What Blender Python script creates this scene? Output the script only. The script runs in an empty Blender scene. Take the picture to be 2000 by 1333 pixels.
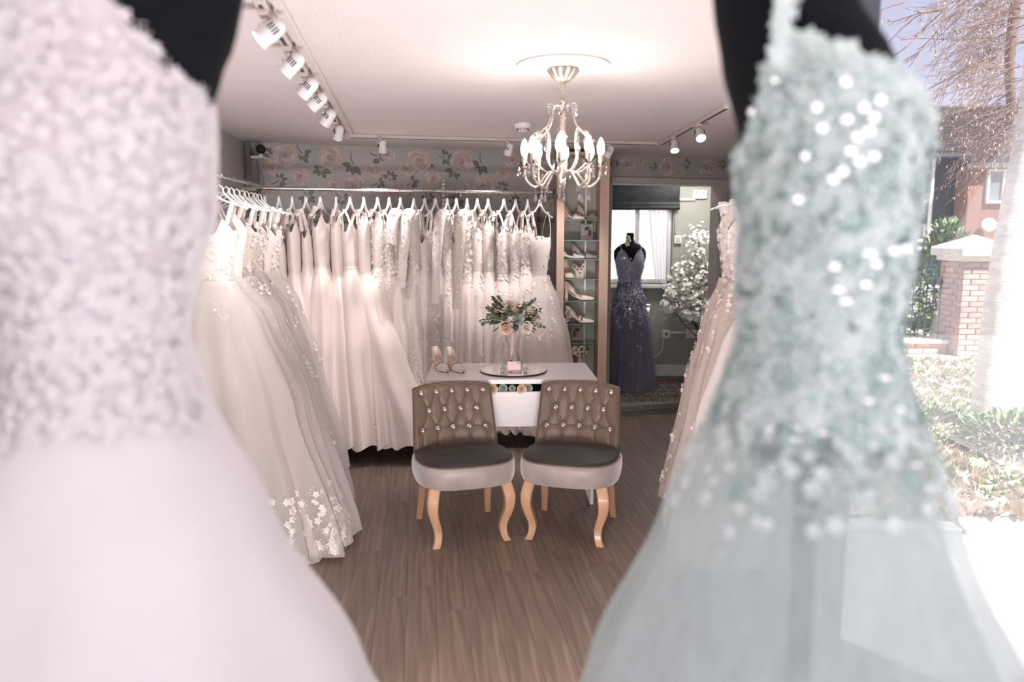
import bpy, math, random
from mathutils import Vector, Matrix
R = random.Random(7)
C = bpy.context.scene.collection
PI = math.pi
TILT = math.radians(8); CH = 1.572; FPX = 1500.0

# ------------------------------------------------------------------ camera, sky, sun, exposure
cam_d = bpy.data.cameras.new('camera'); cam = bpy.data.objects.new('camera', cam_d); C.objects.link(cam)
cam.location = (0, 0, CH); cam.rotation_euler = (PI/2 - TILT, 0, 0)
cam_d.sensor_width = 36; cam_d.lens = FPX/2000*36; cam_d.clip_start = 0.02; cam_d.clip_end = 300
cam_d.dof.use_dof = True; cam_d.dof.focus_distance = 4.75; cam_d.dof.aperture_fstop = 1.95
bpy.context.scene.camera = cam
sc = bpy.context.scene
sc.view_settings.view_transform = 'Standard'; sc.view_settings.look = 'None'; sc.view_settings.gamma = 1
sc.view_settings.use_curve_mapping = False
sc.view_settings.exposure = 1.3
sc.cycles.max_bounces = 10; sc.cycles.transparent_max_bounces = 24; sc.cycles.sample_clamp_indirect = 6
sc.cycles.use_denoising = True
w = bpy.data.worlds.new('world'); sc.world = w; w.use_nodes = True
nt = w.node_tree; bg = nt.nodes['Background']
tc = nt.nodes.new('ShaderNodeTexCoord'); sp = nt.nodes.new('ShaderNodeSeparateXYZ'); cr = nt.nodes.new('ShaderNodeValToRGB')
nt.links.new(tc.outputs['Generated'], sp.inputs[0]); nt.links.new(sp.outputs['Z'], cr.inputs[0]); nt.links.new(cr.outputs[0], bg.inputs[0])
cr.color_ramp.elements[0].position = 0.0; cr.color_ramp.elements[0].color = (.80, .79, .90, 1)
cr.color_ramp.elements[1].position = 0.45; cr.color_ramp.elements[1].color = (.40, .44, .72, 1)
bg.inputs[1].default_value = 0.44
sun_d = bpy.data.lights.new('sun', 'SUN'); sun = bpy.data.objects.new('sun', sun_d); C.objects.link(sun)
sun_d.energy = 6.5; sun_d.angle = math.radians(0.6); sun_d.color = (1, .95, .90)
sun.rotation_euler = Vector((-.35, .42, -.84)).to_track_quat('-Z', 'Y').to_euler()

al_d = bpy.data.lights.new('bounce_fill', 'AREA'); al = bpy.data.objects.new('bounce_fill', al_d); C.objects.link(al)   # added fill lamp inside the room, standing in for pavement bounce
al_d.shape = 'RECTANGLE'; al_d.size = 1.1; al_d.size_y = .3; al_d.energy = 19; al_d.color = (1, .93, .93)
al.location = (.0, 1.56, .42); al.rotation_euler = Vector((0, .82, .57)).to_track_quat('-Z', 'Z').to_euler()

# ------------------------------------------------------------------ helpers
def ray(x, y):
    u = (x-1000)/FPX; v = (666.5-y)/FPX; c, s = math.cos(TILT), math.sin(TILT)
    return Vector((u, c+s*v, -s+c*v))
def on_z(x, y, z=0.0):
    r = ray(x, y); return Vector((0, 0, CH)) + r*((z-CH)/r.z)
def on_y(x, y, Y):
    r = ray(x, y); return Vector((0, 0, CH)) + r*(Y/r.y)
def on_wall(x, y, p0, n):
    r = ray(x, y); o = Vector((0, 0, CH)); return o + r*((p0-o).dot(n)/r.dot(n))

MATS = {}
def mat(name, col, rough=.55, metal=0, sheen=0, bump=None, var=None, alpha=1, coat=0, trans=0, emit=0, spec=.5, stretch=None, wave=None, randv=0, aniso=None):
    if name in MATS: return MATS[name]
    m = bpy.data.materials.new(name); m.use_nodes = True; MATS[name] = m
    n = m.node_tree.nodes; L = m.node_tree.links; b = n['Principled BSDF']
    b.inputs['Base Color'].default_value = (*col, 1); b.inputs['Roughness'].default_value = rough
    b.inputs['Metallic'].default_value = metal; b.inputs['Alpha'].default_value = alpha
    b.inputs['Sheen Weight'].default_value = sheen; b.inputs['Coat Weight'].default_value = coat
    b.inputs['Transmission Weight'].default_value = trans; b.inputs['Specular IOR Level'].default_value = spec
    if emit:
        b.inputs['Emission Color'].default_value = (*col, 1); b.inputs['Emission Strength'].default_value = emit
    t = n.new('ShaderNodeTexCoord'); mp = n.new('ShaderNodeMapping'); L.new(t.outputs['Object'], mp.inputs[0])
    if stretch: mp.inputs['Scale'].default_value = stretch
    src = None
    if var:
        no = n.new('ShaderNodeTexNoise'); no.inputs['Scale'].default_value = var[0]; no.inputs['Detail'].default_value = 6
        L.new(mp.outputs[0], no.inputs['Vector'])
        r = n.new('ShaderNodeValToRGB'); L.new(no.outputs['Fac'], r.inputs[0])
        a = var[1]; r.color_ramp.elements[0].position = .3; r.color_ramp.elements[1].position = .7
        c2 = var[2] if len(var) > 2 else tuple(min(1, q*(1+a)) for q in col)
        r.color_ramp.elements[0].color = (*[q*(1-a) for q in col], 1); r.color_ramp.elements[1].color = (*c2, 1)
        src = r.outputs[0]
    if wave:   # (scale, distortion, dark colour, amount)
        wv = n.new('ShaderNodeTexWave'); wv.bands_direction = 'X'; wv.inputs['Scale'].default_value = wave[0]
        wv.inputs['Distortion'].default_value = wave[1]; wv.inputs['Detail'].default_value = 4; wv.inputs['Detail Scale'].default_value = 1.5
        L.new(mp.outputs[0], wv.inputs['Vector'])
        mx = n.new('ShaderNodeMix'); mx.data_type = 'RGBA'; ma = n.new('ShaderNodeMath'); ma.operation = 'MULTIPLY'; ma.inputs[1].default_value = wave[3]
        L.new(wv.outputs['Fac'], ma.inputs[0]); L.new(ma.outputs[0], mx.inputs[0])
        if src: L.new(src, mx.inputs[6])
        else: mx.inputs[6].default_value = (*col, 1)
        mx.inputs[7].default_value = (*wave[2], 1); src = mx.outputs[2]
    if randv:
        oi = n.new('ShaderNodeObjectInfo'); hs = n.new('ShaderNodeHueSaturation'); mr = n.new('ShaderNodeMapRange')
        mr.inputs[3].default_value = 1-randv; mr.inputs[4].default_value = 1+randv
        L.new(oi.outputs['Random'], mr.inputs[0]); L.new(mr.outputs[0], hs.inputs['Value'])
        if src: L.new(src, hs.inputs['Color'])
        else: hs.inputs['Color'].default_value = (*col, 1)
        src = hs.outputs[0]
    if src: L.new(src, b.inputs['Base Color'])
    if bump:
        no = n.new('ShaderNodeTexNoise'); no.inputs['Scale'].default_value = bump[0]; no.inputs['Detail'].default_value = 5
        L.new(mp.outputs[0], no.inputs['Vector'])
        bu = n.new('ShaderNodeBump'); bu.inputs['Strength'].default_value = bump[1]; bu.inputs['Distance'].default_value = bump[2] if len(bump) > 2 else .01
        L.new(no.outputs['Fac'], bu.inputs['Height']); L.new(bu.outputs[0], b.inputs['Normal'])
    return m
def sheer(name, col, a, var=None, tint=(1, 1, 1)):
    """a see-through cloth: part transparent, part diffuse, part translucent"""
    if name in MATS: return MATS[name]
    m = bpy.data.materials.new(name); m.use_nodes = True; MATS[name] = m
    n = m.node_tree.nodes; L = m.node_tree.links; n.remove(n['Principled BSDF']); o = n['Material Output']
    tr = n.new('ShaderNodeBsdfTransparent'); tr.inputs[0].default_value = (*tint, 1)
    d = n.new('ShaderNodeBsdfDiffuse'); tl = n.new('ShaderNodeBsdfTranslucent')
    d.inputs[0].default_value = tl.inputs[0].default_value = (*col, 1)
    m1 = n.new('ShaderNodeMixShader'); m1.inputs[0].default_value = .35; L.new(d.outputs[0], m1.inputs[1]); L.new(tl.outputs[0], m1.inputs[2])
    m2 = n.new('ShaderNodeMixShader'); m2.inputs[0].default_value = a; L.new(tr.outputs[0], m2.inputs[1]); L.new(m1.outputs[0], m2.inputs[2])
    if var:
        t = n.new('ShaderNodeTexCoord'); mp = n.new('ShaderNodeMapping'); mp.inputs['Scale'].default_value = var[2]
        no = n.new('ShaderNodeTexNoise'); no.inputs['Scale'].default_value = var[0]; no.inputs['Detail'].default_value = 4
        mr = n.new('ShaderNodeMapRange'); mr.inputs[1].default_value = .3; mr.inputs[2].default_value = .7
        mr.inputs[3].default_value = a-var[1]; mr.inputs[4].default_value = a+var[1]
        L.new(t.outputs['Object'], mp.inputs[0]); L.new(mp.outputs[0], no.inputs['Vector']); L.new(no.outputs['Fac'], mr.inputs[0]); L.new(mr.outputs[0], m2.inputs[0])
    L.new(m2.outputs[0], o.inputs[0]); return m
def glass(name, tint=(.98, 1, .99), refl=1.0, base=.03, rough=0.0):
    """thin clear glass: transparent with a Fresnel reflection"""
    if name in MATS: return MATS[name]
    m = bpy.data.materials.new(name); m.use_nodes = True; MATS[name] = m
    n = m.node_tree.nodes; L = m.node_tree.links; n.remove(n['Principled BSDF']); o = n['Material Output']
    tr = n.new('ShaderNodeBsdfTransparent'); tr.inputs[0].default_value = (*tint, 1)
    g = n.new('ShaderNodeBsdfGlossy'); g.inputs['Roughness'].default_value = rough
    f = n.new('ShaderNodeFresnel'); f.inputs[0].default_value = 1.45
    ma = n.new('ShaderNodeMath'); ma.operation = 'MULTIPLY_ADD'; ma.inputs[1].default_value = refl; ma.inputs[2].default_value = base; ma.use_clamp = True
    L.new(f.outputs[0], ma.inputs[0]); mx = n.new('ShaderNodeMixShader')
    L.new(ma.outputs[0], mx.inputs[0]); L.new(tr.outputs[0], mx.inputs[1]); L.new(g.outputs[0], mx.inputs[2]); L.new(mx.outputs[0], o.inputs[0])
    return m

class MB:
    def __init__(s): s.v = []; s.f = []; s.m = []; s.mats = []
    def mi(s, m):
        if m is None: return 0
        if m not in s.mats: s.mats.append(m)
        return s.mats.index(m)
    def add(s, vs, fs, m=None, M=None):
        k = len(s.v); i = s.mi(m)
        s.v += [tuple(M @ Vector(p)) if M else tuple(p) for p in vs]
        s.f += [tuple(k+a for a in f) for f in fs]; s.m += [i]*len(fs); return s
    def box(s, c, d, m=None, M=None, b=0.0):
        x, y, z = [q/2 for q in d]
        if b <= 0:
            vs = [(c[0]+i*x, c[1]+j*y, c[2]+k*z) for i in (-1, 1) for j in (-1, 1) for k in (-1, 1)]
            fs = [(0, 1, 3, 2), (4, 6, 7, 5), (0, 4, 5, 1), (2, 3, 7, 6), (0, 2, 6, 4), (1, 5, 7, 3)]
            return s.add(vs, fs, m, M)
        b = min(b, x*.9, y*.9, z*.9); vs = []; idx = {}
        for i in (-1, 1):
            for j in (-1, 1):
                for k in (-1, 1):
                    for a in range(3):
                        q = [i*(x-(a != 0)*b), j*(y-(a != 1)*b), k*(z-(a != 2)*b)]
                        idx[(i, j, k, a)] = len(vs); vs.append((c[0]+q[0], c[1]+q[1], c[2]+q[2]))
        g = lambda i, j, k, a: idx[(i, j, k, a)]
        fs = []
        for t in (-1, 1):
            fs.append((g(t, -1, -1, 0), g(t, 1, -1, 0), g(t, 1, 1, 0), g(t, -1, 1, 0)))
            fs.append((g(-1, t, -1, 1), g(1, t, -1, 1), g(1, t, 1, 1), g(-1, t, 1, 1)))
            fs.append((g(-1, -1, t, 2), g(1, -1, t, 2), g(1, 1, t, 2), g(-1, 1, t, 2)))
            for u in (-1, 1):
                fs.append((g(t, u, -1, 0), g(t, u, 1, 0), g(t, u, 1, 1), g(t, u, -1, 1)))
                fs.append((g(t, -1, u, 0), g(t, 1, u, 0), g(t, 1, u, 2), g(t, -1, u, 2)))
                fs.append((g(-1, t, u, 1), g(1, t, u, 1), g(1, t, u, 2), g(-1, t, u, 2)))
                for q in (-1, 1): fs.append((g(t, u, q, 0), g(t, u, q, 1), g(t, u, q, 2)))
        return s.add(vs, fs, m, M)
    def surf(s, nu, nv, fn, m=None, cu=False, cv=False, M=None, cap=False):
        vs = [fn(i/(nu if cu else nu-1), j/(nv if cv else nv-1)) for i in range(nu) for j in range(nv)]
        fs = [(i*nv+j, ((i+1) % nu)*nv+j, ((i+1) % nu)*nv+(j+1) % nv, i*nv+(j+1) % nv)
              for i in range(nu if cu else nu-1) for j in range(nv if cv else nv-1)]
        if cap and cv: fs += [tuple(range(nv)), tuple((nu-1)*nv+j for j in reversed(range(nv)))]
        return s.add(vs, fs, m, M)
    def tube(s, pts, r, n=8, m=None, M=None, cap=True, flat=1.0):
        P = [Vector(p) for p in pts]; k = len(P); rr = r if hasattr(r, '__len__') else [r]*k
        vs = []; up = Vector((.13, .21, .97)); prev = None
        for i, p in enumerate(P):
            t = (P[min(i+1, k-1)]-P[max(i-1, 0)]); t = t.normalized() if t.length > 1e-9 else Vector((0, 0, 1))
            a = (prev - t*prev.dot(t)) if prev is not None else t.cross(up if abs(t.dot(up)) < .95 else Vector((1, 0, 0)))
            a.normalize(); prev = a; b = t.cross(a)
            for j in range(n):
                q = 2*PI*j/n; vs.append(p + a*math.cos(q)*rr[i] + b*math.sin(q)*rr[i]*flat)
        fs = [(i*n+j, i*n+(j+1) % n, (i+1)*n+(j+1) % n, (i+1)*n+j) for i in range(k-1) for j in range(n)]
        if cap: fs += [tuple(reversed(range(n))), tuple((k-1)*n+j for j in range(n))]
        return s.add(vs, fs, m, M)
    def lathe(s, prof, n=24, m=None, M=None, c=(0, 0, 0), flute=0, nf=0):
        vs = []
        for r, z in prof:
            for j in range(n):
                a = 2*PI*j/n; q = r*(1+flute*math.cos(nf*a)); vs.append((c[0]+q*math.cos(a), c[1]+q*math.sin(a), c[2]+z))
        k = len(prof)
        fs = [(i*n+j, i*n+(j+1) % n, (i+1)*n+(j+1) % n, (i+1)*n+j) for i in range(k-1) for j in range(n)]
        if prof[0][0] > 1e-4: fs.append(tuple(reversed(range(n))))
        if prof[-1][0] > 1e-4: fs.append(tuple((k-1)*n+j for j in range(n)))
        return s.add(vs, fs, m, M)
    def prism(s, poly, z0, z1, m=None, M=None):
        n = len(poly); vs = [(p[0], p[1], z0) for p in poly]+[(p[0], p[1], z1) for p in poly]
        fs = [tuple(reversed(range(n))), tuple(range(n, 2*n))]+[(i, (i+1) % n, n+(i+1) % n, n+i) for i in range(n)]
        return s.add(vs, fs, m, M)
    def mesh(s, name, m=None, smooth=True):
        me = bpy.data.meshes.new(name); me.from_pydata(s.v, [], s.f)
        ms = s.mats if s.mats else [m]
        for q in ms: me.materials.append(q)
        if s.mats and len(s.mats) > 1: me.polygons.foreach_set('material_index', s.m)
        if smooth:
            me.polygons.foreach_set('use_smooth', [True]*len(me.polygons))
            try: me.set_sharp_from_angle(angle=math.radians(38))
            except Exception: pass
        me.update(); return me
    def build(s, name, m=None, parent=None, smooth=True, mod=None, loc=None, rz=0):
        o = bpy.data.objects.new(name, s.mesh(name, m, smooth)); C.objects.link(o)
        if parent: o.parent = parent
        if loc is not None: o.location = loc
        if rz: o.rotation_euler.z = rz
        if mod: mod(o)
        return o
def link(name, me, parent=None, loc=(0, 0, 0), rot=(0, 0, 0), sc_=1):
    o = bpy.data.objects.new(name, me); C.objects.link(o); o.parent = parent; o.location = loc; o.rotation_euler = rot
    o.scale = (sc_,)*3 if not hasattr(sc_, '__len__') else sc_
    return o
def thing(name, label, cat, loc=(0, 0, 0), rz=0, group=None):
    o = bpy.data.objects.new(name, None); C.objects.link(o); o.location = loc; o.rotation_euler = (0, 0, rz); o.empty_display_size = .05
    o['label'] = label; o['category'] = cat
    if group: o['group'] = group
    return o
def tag(o, label, cat, group=None, kind=None):
    o['label'] = label; o['category'] = cat
    if group: o['group'] = group
    if kind: o['kind'] = kind
    return o
def struct(o): o['kind'] = 'structure'; return o
def stuff(o): o['kind'] = 'stuff'; return o
def lerp(a, b, t): return a+(b-a)*t
def interp(keys, z):
    """keys sorted by descending z: (z, a, b, ...)"""
    if z >= keys[0][0]: return keys[0][1:]
    for k0, k1 in zip(keys, keys[1:]):
        if z >= k1[0]:
            t = (k0[0]-z)/(k0[0]-k1[0]); t = t*t*(3-2*t)*.5+t*.5
            return tuple(lerp(a, b, t) for a, b in zip(k0[1:], k1[1:]))
    return keys[-1][1:]
def bez(pts, n=10):
    P = [Vector(p) for p in pts]; P = [2*P[0]-P[1]]+P+[2*P[-1]-P[-2]]; out = []
    for i in range(1, len(P)-2):
        for j in range(n):
            t = j/n; a, b, c, d = P[i-1:i+3]
            out.append(.5*((2*b)+(c-a)*t+(2*a-5*b+4*c-d)*t*t+(3*b-a-3*c+d)*t**3))
    out.append(P[-2]); return out
def rotto(d, roll=0.0):
    return (Vector(d).to_track_quat('Z', 'Y').to_matrix().to_4x4()) @ Matrix.Rotation(roll, 4, 'Z')
T = Matrix.Translation

# ------------------------------------------------------------------ materials
white_paint = mat('white_paint', (.78, .77, .76), .5, bump=(60, .1))
ceil_m = mat('stipple_ceiling', (.77, .70, .69), .9, bump=(110, .55, .012), var=(6, .02))
plank_m = mat('wood_effect_plank', (.195, .140, .108), .40, var=(4, .38), stretch=(9, .55, 1), wave=(.7, 14, (.10, .072, .056), .4), randv=.10, bump=(30, .08))
wallp_m = mat('wallpaper_ground', (.43, .415, .405), .45, var=(2.2, .08), bump=(90, .06), sheen=.1)
chrome = mat('chrome', (.62, .61, .6), .2, metal=1, bump=(20, .02))
steel = mat('brushed_steel', (.48, .46, .45), .3, metal=1, bump=(40, .04))
plastic_w = mat('white_plastic', (.82, .80, .79), .35, var=(12, .02))
wire_m = mat('wire', (.35, .34, .33), .3, metal=1, bump=(40, .02))
black_m = mat('black_mannequin_cloth', (.008, .009, .012), .9, bump=(300, .15), var=(30, .15), spec=.2)
char_m = mat('charcoal_frame', (.03, .033, .042), .6, var=(10, .1))
satin = mat('ivory_satin', (.80, .70, .655), .34, var=(3, .03), bump=(6, .06, .02), sheen=.3, stretch=(1, 1, .4))
satin2 = mat('warm_satin', (.77, .665, .615), .38, var=(3, .03), bump=(6, .06, .02), sheen=.3, stretch=(1, 1, .4))
crepe = mat('ivory_crepe', (.80, .71, .665), .75, var=(3, .03), bump=(160, .08), sheen=.3)
lace_m = mat('lace_base', (.83, .74, .69), .8, var=(70, .14, (.84, .77, .72)), bump=(120, .4, .006), sheen=.3)
lace_t = mat('tan_lace_base', (.77, .66, .585), .8, var=(60, .16, (.80, .72, .66)), bump=(120, .4, .006), sheen=.3)
app_m = mat('lace_applique', (.86, .80, .765), .6, var=(60, .05), bump=(200, .3))
nude = mat('nude_lining', (.60, .43, .33), .7, var=(8, .05))
tulle = sheer('ivory_tulle', (.80, .745, .72), .62, var=(5, .12, (1, 1, .12)))
tulle_b = sheer('blush_tulle', (.81, .71, .66), .66, var=(5, .12, (1, 1, .12)))

# ------------------------------------------------------------------ structure
CZ = 2.22
DD = Vector((-.12, .993, 0)).normalized(); CC = Vector((.993, .12, 0)).normalized()
WL = Vector((-1.915, 5.669, 0)); WR = Vector((2.99, 7.314, 0))     # back wall line
WD = (WR-WL).normalized(); WN = Vector((WD.y, -WD.x, 0))           # WN points into the room
LF = WL - DD*6.2                                                     # front end of left wall
SR = Vector((.738, 1.842, 0))                                         # near end of right wall
roompoly = [LF, Vector((.69, -.45, 0)), SR, WR, WL]
def wall_slab(name, a, b, z0, z1, th, m, side=1, openings=()):
    """vertical wall from a to b; thickness goes away from the room; openings=(s0,s1,z0,z1)"""
    d = (b-a); Lw = d.length; d.normalize(); n = Vector((d.y, -d.x, 0))*side
    mb = MB(); xs = sorted({0, Lw, *[o[0] for o in openings], *[o[1] for o in openings]}); zs = sorted({z0, z1, *[o[2] for o in openings], *[o[3] for o in openings]})
    zs = [z for z in zs if z0 <= z <= z1]
    for x0, x1 in zip(xs, xs[1:]):
        for q0, q1 in zip(zs, zs[1:]):
            if any(o[0] <= (x0+x1)/2 <= o[1] and o[2] <= (q0+q1)/2 <= o[3] for o in openings): continue
            p = [a+d*x0, a+d*x1, a+d*x1+n*th, a+d*x0+n*th]; mb.prism([(q.x, q.y) for q in p], q0, q1)
    return struct(mb.build(name, m, smooth=False))
floor = struct(MB().prism([(-2.3, -.5), (.69, -.5), (.70, 1.76), (3.0, 7.32), (-2.3, 5.8)], -.12, -.006).build('floor', mat('subfloor', (.05, .042, .036), .8, var=(5, .1)), smooth=False))
def clip(poly, inside, cut):
    out = []
    for i in range(len(poly)):
        a, b = poly[i-1], poly[i]
        if inside(b):
            if not inside(a): out.append(cut(a, b))
            out.append(b)
        elif inside(a): out.append(cut(a, b))
    return out
edges = []
for p, q in ((LF, WL), (WL, WR), (WR, SR), ):
    n = Vector(((q-p).y, -(q-p).x, 0)).normalized(); edges.append((p + n*.004, n))
edges.append((Vector((0, 1.75, 0)), Vector((0, 1, 0))))
def clipall(poly):
    for p, n in edges:
        f = lambda a: (a-p).dot(n) >= 0
        def cut(a, b): t = (a-p).dot(n)/((a-p).dot(n)-(b-p).dot(n)); return a+(b-a)*t
        poly = clip(poly, f, cut)
        if len(poly) < 3: return []
    return poly
PWd = .125; PLn = 1.22; npl = 0
for i in range(-24, 30):
    off = R.random()*PLn
    for j in range(0, 8):
        o = Vector((.3, 0, 0)) + CC*(i*PWd) + DD*(j*PLn+off-.4); g = .0005
        poly = [o+CC*g+DD*g, o+CC*(PWd-g)+DD*g, o+CC*(PWd-g)+DD*(PLn-g), o+CC*g+DD*(PLn-g)]
        poly = clipall(poly)
        if len(poly) < 3: continue
        cx = sum(poly, Vector())/len(poly)
        A = math.atan2(-DD.x, DD.y); Mi = (T(cx) @ Matrix.Rotation(A, 4, 'Z')).inverted()
        pl = MB().prism([(Mi @ p)[:2] for p in poly], -.006, 0).build('plank', plank_m, floor, smooth=False)
        pl.location = cx; pl.rotation_euler.z = A; npl += 1
ceiling = struct(MB().prism([(-2.3, -.5), (.69, -.5), (.705, 1.76), (.742, 1.842), (3.03, 7.34), (-2.0, 5.72), (-2.3, 5.7)], CZ, CZ+.12).build('ceiling', ceil_m, smooth=False))
struct(MB().prism([(.69, -.5), (2.3, -.5), (2.3, 1.80), (.72, 1.80)], CZ, CZ+.12).build('ceiling_bay', ceil_m, smooth=False))
wall_left = wall_slab('wall_left', LF, WL, 0, CZ, .12, wallp_m, -1)
LWn = Vector((DD.y, -DD.x, 0))
# back wall with doorway
def s_at(px): p = on_wall(px, 450, WL, WN); return (p-WL).dot(WD)
D0, D1 = s_at(1192), s_at(1405)
DH = 1.985
wall_back = wall_slab('wall_back', WL, WR, 0, CZ, .14, wallp_m, -1, [(D0, D1, 0, DH)])
wall_right = wall_slab('wall_right', SR, WR, 0, CZ, .05, mat('pale_wall', (.62, .585, .55), .8, var=(3, .03), bump=(40, .05)), 1)
# door lining, lintel strip
jm = mat('door_lining', (.55, .50, .485), .5, var=(6, .03)); pink = mat('pink_door_edge', (.22, .11, .115), .6, var=(6, .06))
def wp(s, off, z): return WL+WD*s+WN*off+Vector((0, 0, z))
def wbox(mb, s0, s1, o0, o1, z0, z1, m=None):
    p = [wp(s0, o0, 0), wp(s1, o0, 0), wp(s1, o1, 0), wp(s0, o1, 0)]; return mb.prism([(q.x, q.y) for q in p], z0, z1, m)
struct(wbox(MB(), D0-.005, D1+.06, .0, .02, DH, DH+.055).build('trim_1', jm, smooth=False))
struct(wbox(MB(), D1, D1+.055, .0, .02, 0, DH).build('trim_2', jm, smooth=False))
struct(wbox(wbox(MB(), D1-.012, D1, -.14, 0, .1, DH), D0, D0+.012, -.14, 0, .1, DH).build('trim_3', jm, smooth=False))
# step into the back room
step_m = mat('grey_threshold', (.22, .20, .185), .45, var=(14, .12), stretch=(1, 10, 1), bump=(20, .05))
SF = .085
floor_back = struct(MB().prism([tuple(wp(D0-.5, -.12, 0)[:2]), tuple(wp(D1, -.12, 0)[:2]), (3.0, 7.42), (3.0, 8.0), (.2, 8.0)][::-1], -.1, SF).build('floor_2', mat('back_room_floor', (.20, .165, .14), .5, var=(8, .12), stretch=(1, 6, 1)), smooth=False))
struct(wbox(MB(), D0, D1, -.12, .13, 0, SF).build('step', step_m, smooth=False))
struct(wbox(MB(), D0, D1, .13, .14, .03, .04).build('trim_4', steel, smooth=False))
# back room shell
sage = mat('sage_wall_paint', (.37, .37, .33), .75, var=(2, .03), bump=(50, .04))
BY = 7.93
WX0, WX1, WZ0, WZ1 = .93, 1.645, 1.05, 1.98
wall_slab('wall_backroom', Vector((.3, BY, 0)), Vector((3.0, BY, 0)), 0, CZ+.05, .15, sage, -1, [(WX0-.3, WX1-.3, WZ0, WZ1)])
wall_slab('wall_backroom_left', wp(D0-.3, -.14, 0), Vector((.62, BY, 0)), 0, CZ+.05, .08, sage, -1)
wall_slab('wall_backroom_right', Vector((2.62, 7.28, 0)), Vector((2.62, BY, 0)), 0, CZ+.05, .08, sage, 1)
struct(MB().prism([tuple(wp(D0-.4, -.14, 0)[:2]), tuple(wp(D1+1.2, -.14, 0)[:2]), (3.0, 8.05), (.3, 8.05)], CZ+.05, CZ+.12).build('ceiling_backroom', white_paint, smooth=False))
struct(MB().box((1.75, BY-.012, SF+.06), (1.75, .024, .12), b=.006).build('baseboard_back', white_paint))
struct(MB().box(((WX0+WX1)/2, BY-.02, WZ0-.02), (WX1-WX0+.1, .1, .035), b=.006).build('sill', white_paint))
fr = MB()
for a, b, c, d in ((WX0, WX0+.045, WZ0, WZ1), (WX1-.045, WX1, WZ0, WZ1), (WX0, WX1, WZ0, WZ0+.045), (WX0, WX1, WZ1-.045, WZ1), (1.27, 1.31, WZ0, WZ1)):
    fr.box(((a+b)/2, BY+.08, (c+d)/2), (b-a, .05, d-c), b=.006)
win2 = struct(fr.build('window_2', white_paint))
MB().box(((WX0+WX1)/2, BY+.08, (WZ0+WZ1)/2), (WX1-WX0, .006, WZ1-WZ0)).build('pane', glass('pane_glass'), win2, smooth=False)
struct(MB().prism([(-2.4, -1.5), (2.5, -1.5), (2.5, -.5), (-2.4, -.5)], CZ+.02, CZ+.14).build('sun_blocker_slab', white_paint, smooth=False))  # unseen slab added to keep direct sun off the gowns and plinth
# picture-side shopfront: low stall riser, display plinth and added side window (reflected street seen directly)
struct(MB().prism([(-2.25, -.55), (2.3, -.55), (2.3, -.45), (-2.25, -.45)], -.12, .38).build('wall_front', white_paint, smooth=False))
plinth_m = mat('display_plinth', (.42, .40, .39), .6, var=(4, .03))
plinth = struct(MB().prism([(-1.5, -.45), (2.2, -.45), (2.2, 1.72), (.71, 1.72), (.62, 1.5), (-1.4, 1.42)], 0.0, .36).build('floor_display', plinth_m, smooth=False))
fw = MB().box((.748, 1.79, CZ/2-.05), (.112, .07, CZ+.1), b=.005)  # post of the added window, standing in for a soft blurred dark edge
fw.box((2.3, 1.79, CZ/2), (.09, .07, CZ), b=.005).box((1.5, 1.79, .36), (1.6, .07, .06), b=.005).box((1.5, 1.79, CZ-.02), (1.6, .07, .06), b=.005)
win1 = struct(fw.build('added_window', mat('dark_edge_frame', (.085, .095, .12), .6, var=(10, .1))))
MB().box((1.53, 1.79, 1.28), (1.48, .008, 1.82)).build('pane', glass('shop_glass', (.985, .99, 1)), win1, smooth=False)
struct(MB().prism([(.72, 1.76), (2.3, 1.76), (2.3, 1.83), (.72, 1.83)], -.12, .33).build('wall_bay', white_paint, smooth=False))
struct(MB().prism([(2.3, -.5), (2.36, -.5), (2.36, 1.83), (2.3, 1.83)], -.12, .5).build('wall_bay_side', white_paint, smooth=False))

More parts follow.
